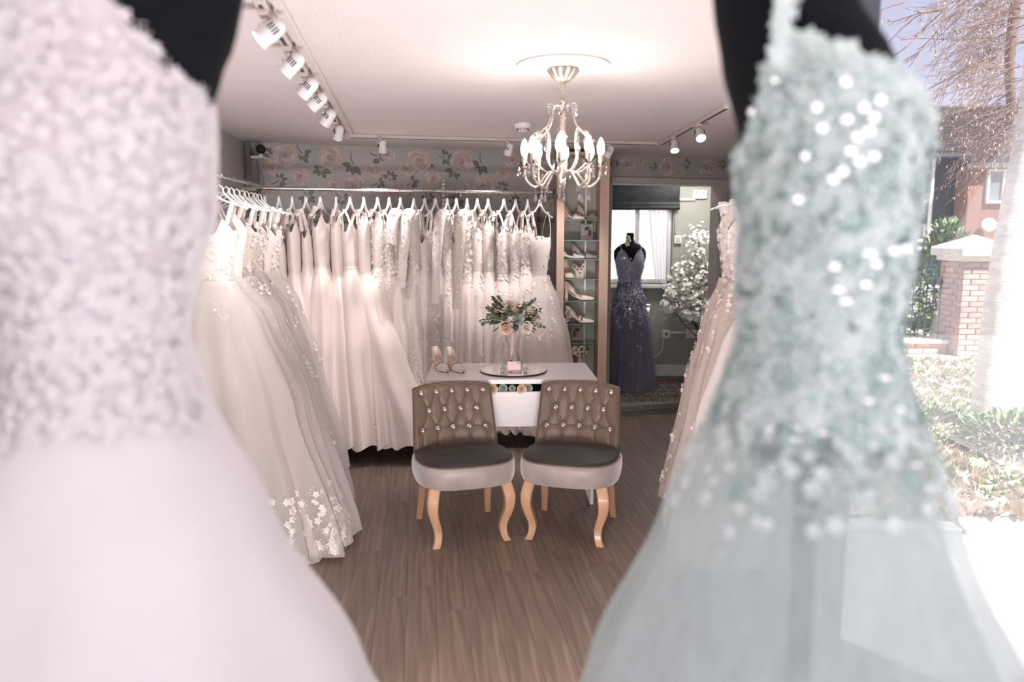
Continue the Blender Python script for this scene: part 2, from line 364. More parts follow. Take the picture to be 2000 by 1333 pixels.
# ------------------------------------------------------------------ wallpaper print (flat print on the walls)
rp = [mat('print_rose_%s' % n, c, .5, var=(25, .05)) for n, c in (('pale', (.52, .44, .40)), ('mid', (.44, .355, .315)), ('deep', (.35, .27, .235)), ('light', (.60, .53, .49)))]
lf = [mat('print_leaf', (.155, .14, .125), .5, var=(30, .15)), mat('print_leaf_edge', (.07, .062, .055), .5, var=(30, .1)), mat('print_leaf_pale', (.25, .235, .22), .5, var=(30, .1))]
def P2(mb, base, ux, off, poly, m):   # flat polygon in wall coordinates
    vs = [base+ux*(x)+Vector((0, 0, z)) + off for x, z in poly]; mb.add(vs, [tuple(range(len(vs)))], m)
def rose(mb, base, ux, n, r, rr):
    lay = 0
    for ring, (cnt, dist, pr, mm) in enumerate(((7, .62, .42, (0, 3, 0)), (6, .38, .40, (3, 1, 0)), (5, .2, .30, (0, 1, 3)), (3, .1, .18, (2, 1, 2)))):
        a0 = rr.random()*6
        for k in range(cnt):
            lay += 1; a = a0+2*PI*k/cnt; cx, cz = math.cos(a)*dist*r, math.sin(a)*dist*r*.9
            pts = []; po = []
            for q in range(12):
                t = 2*PI*q/12; w = pr*r*(1+.13*math.sin(3*t+k)); lx, ly = math.cos(t)*w*.8, math.sin(t)*w*1.05
                pts.append((cx+lx*math.cos(a)-ly*math.sin(a), cz+lx*math.sin(a)+ly*math.cos(a)))
            P2(mb, base, ux, n*(.0006+.00006*lay-.00003), [(x*1.0+(x-cx)*.05, z+(z-cz)*.05) for x, z in pts], rp[2] if ring < 3 else rp[1])
            P2(mb, base, ux, n*(.0006+.00006*lay), pts, rp[mm[k % 3]])
    for k in range(5):
        a = k*1.9; P2(mb, base, ux, n*(.0006+.00006*(lay+2)), [(math.cos(a+t)*r*(.05+.045*k)*(1 if q < 6 else .82), math.sin(a+t)*r*(.05+.045*k)*(1 if q < 6 else .82)) for q, t in enumerate([0, .3, .6, .9, 1.2, 1.5, 1.5, 1.2, .9, .6, .3, 0])], rp[2])
def leaf(mb, base, ux, n, x, z, a, L, lay=0):
    def sh(w, l): return [(l*t, w*L*math.sin(PI*t**.8)*(1)) for t in (0, .15, .35, .55, .75, .9)]+[(l, 0)]+[(l*t, -w*L*math.sin(PI*t**.8)) for t in (.9, .75, .55, .35, .15)]
    ca, sa = math.cos(a), math.sin(a)
    for q, (w, l, m) in enumerate(((.27, L*1.04, lf[1]), (.235, L, lf[0]), (.12, L*.85, lf[2]), (.014, L*.95, lf[1]))):
        P2(mb, base, ux, n*(.0004+.00004*q), [(x+px*ca-pz*sa, z+px*sa+pz*ca) for px, pz in sh(w, l)], m)
    for k in (-1, 1):
        for t in (.3, .5, .7):
            a2 = a+k*.75; bx, bz = x+ca*L*t, z+sa*L*t; l2 = L*.2
            P2(mb, base, ux, n*.00058, [(bx, bz-.0015), (bx+math.cos(a2)*l2, bz+math.sin(a2)*l2), (bx, bz+.0015)], lf[1])
def stem(mb, base, ux, n, x0, z0, x1, z1):
    dx, dz = x1-x0, z1-z0; l = math.hypot(dx, dz) or 1; nx, nz = -dz/l*.003, dx/l*.003; mx, mz = (x0+x1)/2+nx*5, (z0+z1)/2+nz*5
    P2(mb, base, ux, n*.00035, [(x0-nx, z0-nz), (mx-nx, mz-nz), (x1, z1), (mx+nx, mz+nz), (x0+nx, z0+nz)], lf[1])
def spray(mb, base, ux, n, L, rr, a0):
    for k in range(rr.choice((4, 5, 6))):
        a = a0+(k-2)*.75+rr.uniform(-.2, .2); leaf(mb, base, ux, n, math.cos(a)*.015, math.sin(a)*.015, a, L*rr.uniform(.6, 1.05))
    stem(mb, base, ux, n, 0, 0, math.cos(a0+PI)*L*1.5, math.sin(a0+PI)*L*1.5)
rr = random.Random(3); pr = MB(); N1 = WN
for x, y, r in ((557, 284, 25), (644, 292, 25), (818, 292, 26), (901, 298, 25), (533, 327, 17), (587, 345, 19), (652, 360, 13), (728, 334, 16), (794, 331, 16), (845, 348, 17), (983, 340, 15), (514, 372, 22),
                (691, 363, 24), (775, 372, 23), (944, 364, 23), (908, 364, 12), (631, 369, 12), (1000, 296, 17), (1060, 330, 22), (1120, 345, 22), (1225, 318, 22), (1252, 306, 9), (1305, 308, 20), (1380, 314, 19), (757, 300, 15), (1440, 325, 20), (610, 420, 20), (700, 425, 18),
                (800, 430, 20), (880, 420, 18), (960, 425, 20), (1040, 425, 22), (1085, 400, 20), (560, 440, 18)):
    p = on_wall(x, y, WL, WN); d = p.y*1.0; rad = r/FPX*d
    if p.z + rad > CZ-.004: p.z = CZ-.004-rad*.86
    s = (p-WL).dot(WD)
    if p.z-rad < DH+.06 and D0-.05 < s < D1+.1: p.z = DH+.075+rad*.86; rad = min(rad, (CZ-.004-p.z)/.9)
    rose(pr, p, WD, N1, rad, rr)
for x, y, L, a in ((590, 300, 26, -1.2), (628, 330, 26, -1.9), (690, 322, 30, -1.5), (737, 300, 24, -.6), (762, 348, 22, 1.2), (812, 322, 22, -.5), (832, 316, 24, -1.2), (888, 333, 28, -1.5), (940, 320, 28, -1.6), (545, 352, 24, .3), (802, 357, 24, .4),
                   (738, 357, 22, .2), (980, 366, 22, -.3), (600, 385, 24, -1.4), (668, 388, 22, -1), (835, 385, 22, -1.5), (893, 392, 24, -.8), (1020, 318, 20, -.5), (1075, 380, 24, -.7), (1340, 320, 14, 0), (1200, 322, 14, 1), (1275, 325, 12, 0), (1410, 322, 14, 0), (870, 300, 20, -.4), (520, 300, 18, 1.5), (1005, 395, 22, .6)):
    p = on_wall(x, y, WL, WN); L2 = L/FPX*p.y*.62; s = (p-WL).dot(WD)
    if p.z+L2 > CZ: p.z = CZ-L2-.01
    if D0-.1 < s < D1+.15 and p.z-L2 < DH+.06: L2 = min(L2, .07); p.z = DH+.06+L2+.01
    spray(pr, p, WD, N1, L2, rr, a)
pr.build('rose_print', None, wall_back, smooth=False)
pr = MB()
for k in range(40):
    s = 6.1-rr.random()*4.2; z = rr.uniform(.9, 2.1); p = LF+DD*s+Vector((0, 0, z))
    (rose(pr, p, DD, LWn, rr.uniform(.05, .1), rr) if k % 2 else spray(pr, p, DD, LWn, .09, rr, rr.uniform(0, 6)))
pr.build('rose_print', None, wall_left, smooth=False)
# horizontal grey batten seen behind the gowns
struct(wbox(MB(), .1, D0-.45, 0, .02, 1.655, 1.70).build('trim_5', mat('batten', (.24, .225, .21), .6, var=(5, .05)), smooth=False))

# ------------------------------------------------------------------ gowns and hangers
def make_shape(keys, n1=9, n2=5, fold=.10, zf=1.3, seed=0, sway=0.0):
    q = random.Random(seed); p1, p2, p3 = q.random()*6, q.random()*6, q.random()*6; zlow = keys[-1][0]
    def f(th, z):
        ru, rv, cu, cv = interp(keys, z); t = min(1, max(0, (zf-z)/(zf-zlow))) if zf > zlow else 0
        a = fold*(t**.7)
        k = 1+a*(.62*math.sin(n1*th+p1+.5*z)+.38*math.sin(n2*th+p2-.7*z))+.012*math.sin(3*th+p3+9*z)
        return Vector((cu+ru*math.cos(th)*k+sway*t*math.sin(4*z+p3)*.02, cv+rv*math.sin(th)*k, z))
    return f
def nrm(f, th, z):
    a = f(th+.02, z)-f(th-.02, z); b = f(th, z+.01)-f(th, z-.01); n = a.cross(b)
    return n.normalized() if n.length > 1e-9 else Vector((0, 0, 1))
def flower_at(mb, p, n, r, roll, kind=0, m=None):
    M = T(p) @ rotto(n, roll)
    if kind == 0:
        for k in range(5):
            a = 2*PI*k/5; ca, sa = math.cos(a), math.sin(a)
            pts = [(0, 0, 0), (r*.55*ca+r*.36*sa, r*.55*sa-r*.36*ca, r*.12), (r*ca+.0*sa, r*sa, r*.28), (r*.55*ca-r*.36*sa, r*.55*sa+r*.36*ca, r*.12)]
            mb.add(pts, [(0, 1, 2, 3)], m, M)
    else:
        for k in range(5):
            x = (k-2)*r*.5; s_ = 1 if k % 2 else -1
            mb.add([(x, 0, r*.05), (x+r*.25, s_*r*.2, r*.1), (x+r*.55, s_*r*.5, r*.22), (x+r*.45, s_*r*.1, r*.1)], [(0, 1, 2, 3)], m, M)
def applique(f, rnd, cnt, zfun, r=(.010, .018), out=.004, m=None, parent=None, name='lace_applique', mixk=.5, thf=None, trail=0, zmax=None):
    mb = MB(); k = 0
    while k < cnt:
        z = zfun(rnd); th = thf(rnd) if thf else rnd.random()*2*PI
        for _ in range(trail or 1):
            if zmax: z = min(z, zmax(th)-.002*rnd.random())
            p = f(th, z); n = nrm(f, th, z)
            flower_at(mb, p+n*out, n, rnd.uniform(*r), rnd.random()*6, 0 if rnd.random() < mixk else 1); k += 1
            th += rnd.uniform(-.12, .12); z -= rnd.uniform(.005, .03)
    o = mb.build(name, m or app_m, parent, smooth=False); o['kind'] = 'stuff'; return o
HL = lambda s_: ' '.join(('white hanger of the '+s_).split()[:16])
hmb = MB()
hook = [(0, 0, 1.815), (0, 0, 1.84), (0, .004, 1.852), (0, .0165, 1.86)]+[(0, .0165*math.cos(a), 1.868+.0175*math.sin(a)) for a in (.2, .7, 1.2, 1.7, 2.2, 2.7, 3.3)]
hook_me = MB().tube(hook, .0017, 6).mesh('hook', wire_m)
for sgn in (-1, 1):
    hmb.tube(bez([(0, 0, 1.818), (0, sgn*.016, 1.805), (0, sgn*.024, 1.775), (0, sgn*.075, 1.735), (0, sgn*.14, 1.712), (0, sgn*.205, 1.69)], 4), [.0065]*8+[.009]*12+[.012], 8, flat=.55)
hmb.tube([(0, -.02, 1.772), (0, 0, 1.782), (0, .02, 1.772)], .005, 6)
hanger_me = hmb.mesh('hanger_body', plastic_w)
def hanger(pos, a, label, group):
    t = thing('clothes_hanger', label, 'hanger', (pos.x, pos.y, 0), a, group)
    link('shoulders', hanger_me, t); link('hook', hook_me, t); return t
def loc2(v): return (v[0], v[1], v[2])
def gown(label, group, pos, a, top=1.64, waist=1.33, hem=.12, bust=(.05, .14), wst=(.042, .105), low=(.12, .26), shift=(0, 0), dip=(.06, .03), m=None, ms=None,
         strap=.012, folds=(9, 5, .10), sash=None, lace=0, laceskirt=0, sleeve=0, buttons=0, seed=0, hip=None, arm=.05, lining=0, net=None, name='wedding_gown', halter=0, trail=0, app=None, cup=0, hemtrim=0, lr=(.009, .017)):
    q = random.Random(seed+11); m = m or satin; ms = ms or m; jt = -.045+.06*q.random() if not cup else 0; waist += q.uniform(-.07, .03) if waist == 1.33 and not net else 0
    t = thing(name, label, 'dress', (pos.x, pos.y, 0), a, group)
    bust = (bust[0]*.9, bust[1]*.88); wst = (wst[0]*.9, wst[1]*.88); folds = (folds[0], folds[1], folds[2]*1.2)
    hip = hip or ((wst[0]+low[0])*.46, (wst[1]+low[1])*.42)
    kb = [(top+.02, bust[0]*.85, bust[1]*.92, 0, 0), (top-.07, bust[0], bust[1], 0, 0), (waist+.05, wst[0]*1.08, wst[1]*1.05, 0, 0), (waist, wst[0], wst[1], 0, 0),
          (waist-.18, hip[0], hip[1], shift[0]*.05, shift[1]*.06), (.75, lerp(hip[0], low[0], .5), lerp(hip[1], low[1], .5), shift[0]*.36, shift[1]*.38), (hem, low[0], low[1], shift[0], shift[1])]
    f = make_shape(kb, folds[0], folds[1], folds[2], waist-.02, seed)
    def rim(th):
        c, s_ = math.cos(th), math.sin(th)
        return top+jt-dip[0]*max(0, c)**2.2-dip[1]*max(0, -c)**2.2-arm*abs(s_)**8+(0 if cup else .055)*math.exp(-((abs(s_)-.68)/.2)**2)
    nb = 44
    def fb(i, j):
        th = 2*PI*j; z = lerp(rim(th), waist, i); p = f(th, z)
        if cup: n_ = Vector((math.cos(th), 0, 0)); b_ = math.exp(-((z-(top-.09))/.05)**2); p += Vector((cup*b_*max(0, math.cos(th))*(1+.5*math.cos(2*math.asin(max(-1, min(1, math.sin(th)))))), 0, 0))
        return p
    MB().surf(14, nb, lambda i, j: fb(i, j), cv=True).build('bodice', m, t)
    if lining:
        MB().surf(8, nb, lambda i, j: (lambda p, z: Vector((p.x*.9, p.y*.93, p.z-.004)))(fb(i, j), 0), cv=True).build('lining', nude, t)
    ns = 84
    if net:
        f2 = make_shape([(z, ru*1.16+.012, rv*1.10+.012, cu, cv) for z, ru, rv, cu, cv in kb], folds[0]+3, folds[1]+2, folds[2]*1.1, waist-.02, seed+3)
        MB().surf(26, ns, lambda i, j: f2(2*PI*j, lerp(waist+.01, hem, i)), cv=True).build('overskirt', net, t)
    MB().surf(30, ns, lambda i, j: f(2*PI*j, lerp(waist+.002, hem+.02*math.sin(14*PI*j+seed), i)), cv=True).build('skirt', ms, t)
    ff = f2 if net else f
    # straps
    if halter:
        for s_ in (-1, 1):
            c0 = f(s_*1.0, top-.01); MB().tube(bez([c0, (c0.x*.7, c0.y*.75, top+.07), (0, s_*.05, 1.735), (0, 0, 1.765)], 5), [.02]*6+[.012]*10, 8, flat=.25).build('strap', m, t)
    else:
        for s_ in (-1, 1):
            for fr_ in (0, 1):
                th = s_*(.95 if fr_ == 0 else PI-.95); z0 = rim(th)+.004; c0 = f(th, z0-.01); yv = s_*.135
                r0 = strap; MB().tube(bez([c0, (c0.x*.75, lerp(c0.y, yv, .5), (z0+1.72)/2), (.006*(1 if fr_ == 0 else -1), yv, 1.723), (0, yv, 1.728)], 4), [r0]*13, 6, flat=.3).build('strap', m if not lining else app_m, t)
    if sleeve:
        for s_ in (-1, 1):
            pts = bez([(0, s_*.125, 1.72), (.01, s_*.185, 1.66), (.02, s_*.21, 1.5), (.035, s_*.20, 1.7-sleeve*.6), (.03+.02*s_, s_*.185, 1.7-sleeve)], 6); k = len(pts)
            sl = MB().tube(pts, [lerp(.048, .030, i/(k-1)) for i in range(k)], 12, cap=False, flat=.6).build('sleeve', m if lace else tulle, t)
            mb = MB(); 
            for _ in range(46):
                i = q.randrange(1, k-1); th = q.random()*2*PI; r_ = lerp(.048, .030, i/(k-1)); n = Vector((math.cos(th)*.7, math.sin(th), 0)); p = Vector(pts[i])+Vector((n.x*r_*.8, n.y*r_, q.uniform(-.02, .02)))
                flower_at(mb, p+n*.003, n.normalized(), q.uniform(.010, .019), q.random()*6, 0)
            stuff(mb.build('lace_applique', app_m, sl, smooth=False))
    if sash:
        c0, rr0 = (waist, sash)
        MB().surf(3, nb, lambda i, j: (lambda p: Vector((p.x*1.06, p.y*1.04, p.z)))(f(2*PI*j, lerp(c0+rr0, c0-rr0, i))), cv=True).build('sash', satin2, t)
    if lace: applique(f, q, lace, lambda r_: lerp(waist-.05, top-.02, r_.random()), m=app or app_m, parent=t, trail=trail, out=.005, r=lr)
    if laceskirt: applique(ff, q, laceskirt, lambda r_: waist-(waist-hem-.03)*r_.random()**(1.6 if laceskirt < 500 else 1.1), m=app or app_m, parent=t, trail=5, out=.004, r=lr)
    if buttons:
        mb = MB()
        for k in range(buttons): mb.lathe([(0, -.004), (.004, 0), (0, .004)], 6, c=tuple(f(1.35, top-.01-k*.016)+Vector((0, .004, 0))))
        stuff(mb.build('button', app_m, t))
    if hemtrim: MB().surf(3, ns, lambda i, j: (lambda p: Vector((p.x*1.004, p.y*1.004, p.z)))(f(2*PI*j, hem+.012*(2-i)-.004)), cv=True).build('hem_trim', satin, t)
    return t
# back rail
ra, rb = on_z(497, 367.5, 1.87), on_z(1074, 376.5, 1.87); ra.z = rb.z = 1.87
rt = thing('clothes_rail', 'long chrome clothes rail along the floral wallpapered back wall', 'rail', (ra.x, ra.y, 0))
L0 = lambda p: Vector(p)-Vector((ra.x, ra.y, 0))
MB().tube([L0(ra), L0(rb)], .0125, 14).build('rail', chrome, rt)
for e in (ra, rb): MB().tube([L0(e)-(rb-ra).normalized()*.012, L0(e)+(rb-ra).normalized()*.012], .018, 12).build('end_cap', chrome, rt)
def upright(px, z1=1.93, z0=.9):
    p = on_wall(px, 380, WL, WN)+WN*.014; p.z = 0
    t = thing('slotted_wall_upright', 'slotted chrome wall upright %s' % ('behind the middle of the back rail' if px < 900 else 'behind the right end of the back rail'), 'bracket', p, math.atan2(WD.y, WD.x))
    mb = MB(); mb.box((0, 0, (z0+z1)/2), (.028, .012, z1-z0), b=.002); mb.build('channel', chrome, t)
    sl = MB()
    for k in range(int((z1-z0)/.03)): sl.box((-.006, -.0062, z1-.02-k*.03), (.005, .002, .016)).box((.006, -.0062, z1-.02-k*.03), (.005, .002, .016))
    stuff(sl.build('slot', char_m, t, smooth=False))
    s_ = ((p-ra).dot((rb-ra).normalized())); hit = ra+(rb-ra).normalized()*s_; d = (hit-p).length-.0
    MB().box((0, -(p-hit).to_2d().length/2, 1.845), (.012, (p-hit).to_2d().length, .025), b=.003).build('arm', chrome, t)
upright(865, 1.985); upright(1050, 1.93)
sat, lac = 'satin', 'lace'
X = [517, 544, 570, 597, 625, 656, 683, 710, 737, 760, 782, 808, 829, 850, 873, 891, 912, 932, 953, 984, 1007, 1030, 1054]
S = [
 dict(label='ivory lace gown leftmost on back rail behind the left rack', m=lace_m, ms=crepe, lace=160, seed=1, low=(.10, .2)),
 dict(label='narrow cord belted satin gown, second from left on back rail', sash=.006, bust=(.035, .07), wst=(.035, .065), low=(.10, .2), top=1.55, seed=2, m=satin2),
 dict(label='glossy ivory satin gown with low square neckline, third hanger on the back rail', top=1.66, waist=1.30, dip=(.02, .01), bust=(.05, .12), wst=(.045, .085), low=(.17, .27), shift=(-.13, .05), seed=3, strap=.014, folds=(7, 4, .13)),
 dict(label='spaghetti strap satin gown tucked left of the scoop halter gown', top=1.57, waist=1.36, sash=.005, bust=(.04, .08), wst=(.04, .07), low=(.12, .22), seed=4, m=satin2),
 dict(label='satin gown with high scoop halter collar on the back rail', top=1.68, waist=1.35, sash=.006, halter=1, bust=(.055, .15), wst=(.05, .10), low=(.17, .25), shift=(.02, .03), seed=5, dip=(.05, .02), folds=(8, 5, .14)),
 dict(label='belted ivory satin gown with deep keyhole slit front on back rail', top=1.70, waist=1.29, sash=.010, dip=(.22, .02), bust=(.05, .11), wst=(.045, .085), low=(.18, .26), shift=(-.02, .03), seed=6, strap=.012, folds=(8, 5, .12)),
 dict(label='full blush satin gown with draped bodice on the back rail', top=1.66, waist=1.34, sash=.012, bust=(.055, .14), wst=(.05, .11), low=(.22, .27), shift=(-.12, .05), seed=7, m=satin2, folds=(7, 5, .12), strap=.016),
 dict(label='button back satin gown with full skirt sweeping toward the chairs', top=1.68, waist=1.30, sash=.006, buttons=14, bust=(.05, .12), wst=(.045, .085), low=(.24, .26), shift=(-.30, .06), seed=8, m=satin, folds=(7, 4, .13)),
 dict(label='beaded ivory lace gown next right of the button back gown', top=1.68, m=lace_m, ms=satin2, lace=300, laceskirt=120, low=(.15, .27), shift=(-.12, .08), seed=9, bust=(.05, .10), wst=(.045, .075)),
 dict(label='deep tan beaded lace gown with sheer lined bodice on the back rail', top=1.60, m=lace_t, ms=lace_t, lace=340, laceskirt=500, low=(.10, .2), seed=10, lining=1, bust=(.045, .10), wst=(.045, .075)),
 dict(label='gown with flared lace cap sleeve and plain crepe skirt', top=1.64, m=lace_m, ms=crepe, lace=260, low=(.12, .24), shift=(-.02, .05), seed=11, lining=1, bust=(.055, .14), wst=(.045, .085), arm=.0, sleeve=.18),
 dict(label='long sleeved ivory lace gown left of the pair of shoes', top=1.68, m=lace_m, ms=lace_m, lace=260, laceskirt=620, low=(.11, .22), shift=(-.01, .05), seed=12, sleeve=.5, bust=(.05, .11), wst=(.045, .08)),
 dict(label='plain ivory crepe gown with lace patch behind the left shoe', top=1.55, m=crepe, ms=crepe, lace=60, laceskirt=120, low=(.11, .2), seed=13, bust=(.045, .09), wst=(.04, .07)),
 dict(label='cupped lace gown with sheer net layer above the table shoes', top=1.62, m=lace_m, ms=crepe, lace=340, laceskirt=300, net=tulle, low=(.10, .19), seed=14, bust=(.06, .15), wst=(.045, .075), cup=.02),
 dict(label='thick textured lace gown with very long lace sleeves', top=1.70, m=lace_m, ms=lace_m, lace=420, laceskirt=800, low=(.10, .19), seed=15, sleeve=.62, bust=(.045, .10), wst=(.04, .075)),
 dict(label='plain champagne satin slip showing as a narrow strip', top=1.55, m=satin2, ms=satin2, low=(.09, .18), seed=16, bust=(.04, .07), wst=(.04, .065), lining=1),
 dict(label='gown with large raised petals down a long sheer sleeve', top=1.68, m=lace_t, ms=satin, lace=320, low=(.12, .22), seed=17, sleeve=.66, bust=(.05, .12), wst=(.045, .085), lr=(.014, .026), lining=1),
 dict(label='smooth ivory gown with faint lace hips left of the bouquet', top=1.66, m=satin, ms=crepe, lace=120, laceskirt=420, low=(.13, .24), seed=18, bust=(.05, .12), wst=(.045, .08)),
 dict(label='pearl beaded gown with plain skirt behind the bouquet foliage', top=1.66, m=lace_t, ms=crepe, lace=460, low=(.11, .22), seed=19, lr=(.004, .008), bust=(.045, .09), wst=(.04, .07)),
 dict(label='ivory lace gown with wide straps directly behind the bouquet', top=1.66, m=lace_m, ms=lace_m, lace=300, laceskirt=520, low=(.12, .24), seed=20, bust=(.05, .12), wst=(.045, .085), strap=.016),
 dict(label='sequinned lace gown, third from right on the back rail', top=1.64, m=lace_m, ms=lace_m, lace=360, laceskirt=420, low=(.12, .24), seed=21, bust=(.05, .12), wst=(.045, .08), lr=(.006, .012)),
 dict(label='nude lined lace gown, second from right on back rail', top=1.62, m=lace_m, ms=crepe, lace=360, laceskirt=260, low=(.12, .24), seed=22, lining=1, bust=(.055, .14), wst=(.045, .085)),
 dict(label='strapless corset gown with tulle skirt rightmost on back rail', top=1.57, waist=1.25, m=lace_m, ms=crepe, net=tulle, lace=60, laceskirt=260, low=(.20, .27), shift=(-.13, .06), seed=23, bust=(.075, .16), wst=(.05, .10), cup=.05, strap=.004, folds=(9, 6, .08)),
]
rdir = (rb-ra).normalized(); rn = Vector((rdir.y, -rdir.x, 0))
for i, (px, spc) in enumerate(zip(X, S)):
    p = on_wall(px, 385, ra, rn); p.z = 0
    yaw = math.atan2(-p.y, -p.x)-math.radians(14+R.uniform(-5, 5))-PI/2
    if i == 5: yaw += math.radians(9)
    if i == 22: yaw -= math.radians(14)
    hanger(p, yaw, HL(spc['label']), 'white hangers on the back rail')
    gown(group='wedding gowns on the back rail', pos=p, a=yaw, **spc)
# left rack
la, lb = Vector((-1.62, 5.04, 1.87)), Vector((-1.38, 2.75, 1.87))
lt = thing('clothes_rail', 'dark chrome side rail along the left wall under crowded hangers', 'rail', (la.x, la.y, 0))
MB().tube([(0, 0, 1.87), lb-Vector((la.x, la.y, 0))], .0125, 12).build('rail', chrome, lt)
for q_ in (0.03, .5, .97):
    p = lerp(la, lb, q_)-Vector((la.x, la.y, 0)); MB().box((p.x-.12, p.y, 1.85), (.22, .014, .024), b=.003).build('arm', chrome, lt)
MB().box((-.17, .56, 1.65), (.03, .03, 1.1), b=.003).build('upright', chrome, lt)
tl = dict(net=tulle, ms=tulle, m=lace_m, lining=1)
LSp = [
 (.03, dict(hem=.03, label='lace gown with beaded floral side trim, furthest along the left rack', lace=420, laceskirt=300, low=(.20, .36), shift=(.10, .12), seed=31, **tl)),
 (.12, dict(hem=.03, label='gown with stiff pleated point at the bust on the left rack', m=crepe, ms=tulle, net=tulle_b, lace=30, low=(.20, .36), shift=(.12, .13), seed=32, lining=1, bust=(.06, .17))),
 (.22, dict(hem=.02, label='nude lined left rack gown with scattered white flowers', m=lace_t, ms=tulle_b, net=tulle, lace=420, laceskirt=420, low=(.22, .40), shift=(.14, .15), seed=33, lining=1, trail=6)),
 (.33, dict(hem=.02, label='gown with cascading leaf applique over grey tulle on the left rack', m=lace_t, ms=tulle, net=tulle, lace=420, laceskirt=900, low=(.24, .44), shift=(.18, .19), seed=34, lining=1, trail=6)),
 (.43, dict(label='full tulle ball gown trailing onto the floor beside the left rack', m=satin, ms=tulle, net=tulle, low=(.28, .46), shift=(.20, .20), seed=35, laceskirt=100, hem=.015)),
 (.53, dict(label='left rack tulle gown with sequinned white floral hem', m=lace_m, ms=tulle, net=tulle, lace=200, low=(.28, .44), shift=(.08, .19), seed=36, hem=.02, laceskirt=60)),
]
for q_, spc in LSp:
    p = lerp(la, lb, q_); p.z = 0; yaw = math.radians(-94+R.uniform(-5, 5)); b_ = dict(bust=(.055, .16), wst=(.05, .11)); b_.update(spc)
    hanger(p, yaw, HL(spc['label']), 'white hangers on the left rack')
    g_ = gown(group='wedding gowns on the left rack', pos=p, a=yaw, folds=(12, 7, .10), **b_)
    if q_ == .53:   # sequinned flowers round the hem
        f3 = make_shape([(1.33, .075, .14, 0, 0), (1.15, .2, .31, 0, .02), (.75, .26, .37, .04, .07), (.02, .33, .48, .08, .19)], 15, 9, .11, 1.31, 39)
        qq = random.Random(5)
        applique(f3, qq, 460, lambda r_: .04+.30*r_.random()**1.3, r=(.012, .024), parent=g_, thf=lambda r_: PI/2+r_.gauss(0, .5), out=.006, name='hem_flowers')
for k in range(4):
    q_ = .075+k*.1; p = lerp(la, lb, q_); p.z = 0
    hanger(p, math.radians(-94+R.uniform(-10, 10)), 'spare white hanger squeezed between gowns on the left rack', 'white hangers on the left rack')
# right rack
qa, qb = Vector((1.275, 4.35, 1.87)), Vector((1.06, 3.0, 1.87))
qt = thing('clothes_rail', 'short chrome rail behind the pale green gown on the right wall', 'rail', (qa.x, qa.y, 0))
MB().tube([(0, 0, 1.87), qb-Vector((qa.x, qa.y, 0))], .0125, 12).build('rail', chrome, qt)
for e in (qa-Vector((0, .05, 0)), qb+Vector((.01, .05, 0))):
    p = e-Vector((qa.x, qa.y, 0)); MB().box((p.x+.11, p.y, 1.85), (.22, .014, .024), b=.003).build('arm', chrome, qt)
for k, (q_, spc) in enumerate([
 (.22, dict(label='blush lace gown at the visible end of the right rack', m=lace_t, ms=tulle_b, net=tulle_b, lace=500, laceskirt=800, low=(.15, .31), shift=(.02, .05), seed=41, lining=1, strap=.022, arm=0, app=app_m)),
 (.5, dict(label='blush lace gown mostly hidden behind the pale green gown', m=lace_m, ms=tulle_b, net=tulle_b, lace=260, laceskirt=200, low=(.15, .31), shift=(0, .04), seed=42)),
 (.78, dict(label='ivory satin gown wholly tucked behind the pale green bodice', m=satin, ms=tulle, low=(.16, .36), shift=(0, .05), seed=43))]):
    p = lerp(qa, qb, q_); p.z = 0; yaw = math.radians(94)
    hanger(p, yaw, HL(spc['label']), 'white hangers on the right rack')
    gown(group='gowns on the right rack', pos=p, a=yaw, bust=(.06, .17), wst=(.05, .13), folds=(12, 7, .08), **spc)

# ------------------------------------------------------------------ chairs
velvet = mat('taupe_velvet', (.165, .112, .082), .45, sheen=.45, bump=(14, .10, .01), var=(7, .12))
MATS['taupe_velvet'].node_tree.nodes['Principled BSDF'].inputs['Sheen Roughness'].default_value = .32
MATS['taupe_velvet'].node_tree.nodes['Principled BSDF'].inputs['Sheen Tint'].default_value = (.92, .86, .88, 1)
velvet_d = mat('taupe_velvet_shaded', (.026, .018, .014), .6, sheen=.06, bump=(14, .1, .01), var=(7, .12))  # same velvet, shaded look of the seat top put into the colour
velvet_l = mat('taupe_velvet_lit', (.33, .275, .26), .42, sheen=.9, bump=(14, .12, .01), var=(9, .15))  # same velvet, light caught by the seat front put into the colour
beech = mat('beech_wood', (.56, .33, .20), .42, wave=(5, 3, (.44, .24, .14), .5), stretch=(1, 1, .25), coat=.2, bump=(40, .03))
gem = mat('rhinestone', (.95, .95, .97), .06, metal=.85, bump=(200, .1))
bt = MB().lathe([(0, .004), (.0045, .0045), (.007, .002), (.0085, 0)], 10).mesh('button', gem)
gm = MB().lathe([(.0085, 0), (.011, -.0015), (.0115, -.004), (0, -.006)], 12).mesh('button_rim', chrome)
def seg_d(px, pz, a, b):
    ax, az = a; bx, bz = b; dx, dz = bx-ax, bz-az; t = max(0, min(1, ((px-ax)*dx+(pz-az)*dz)/(dx*dx+dz*dz))); return math.hypot(px-ax-t*dx, pz-az-t*dz)
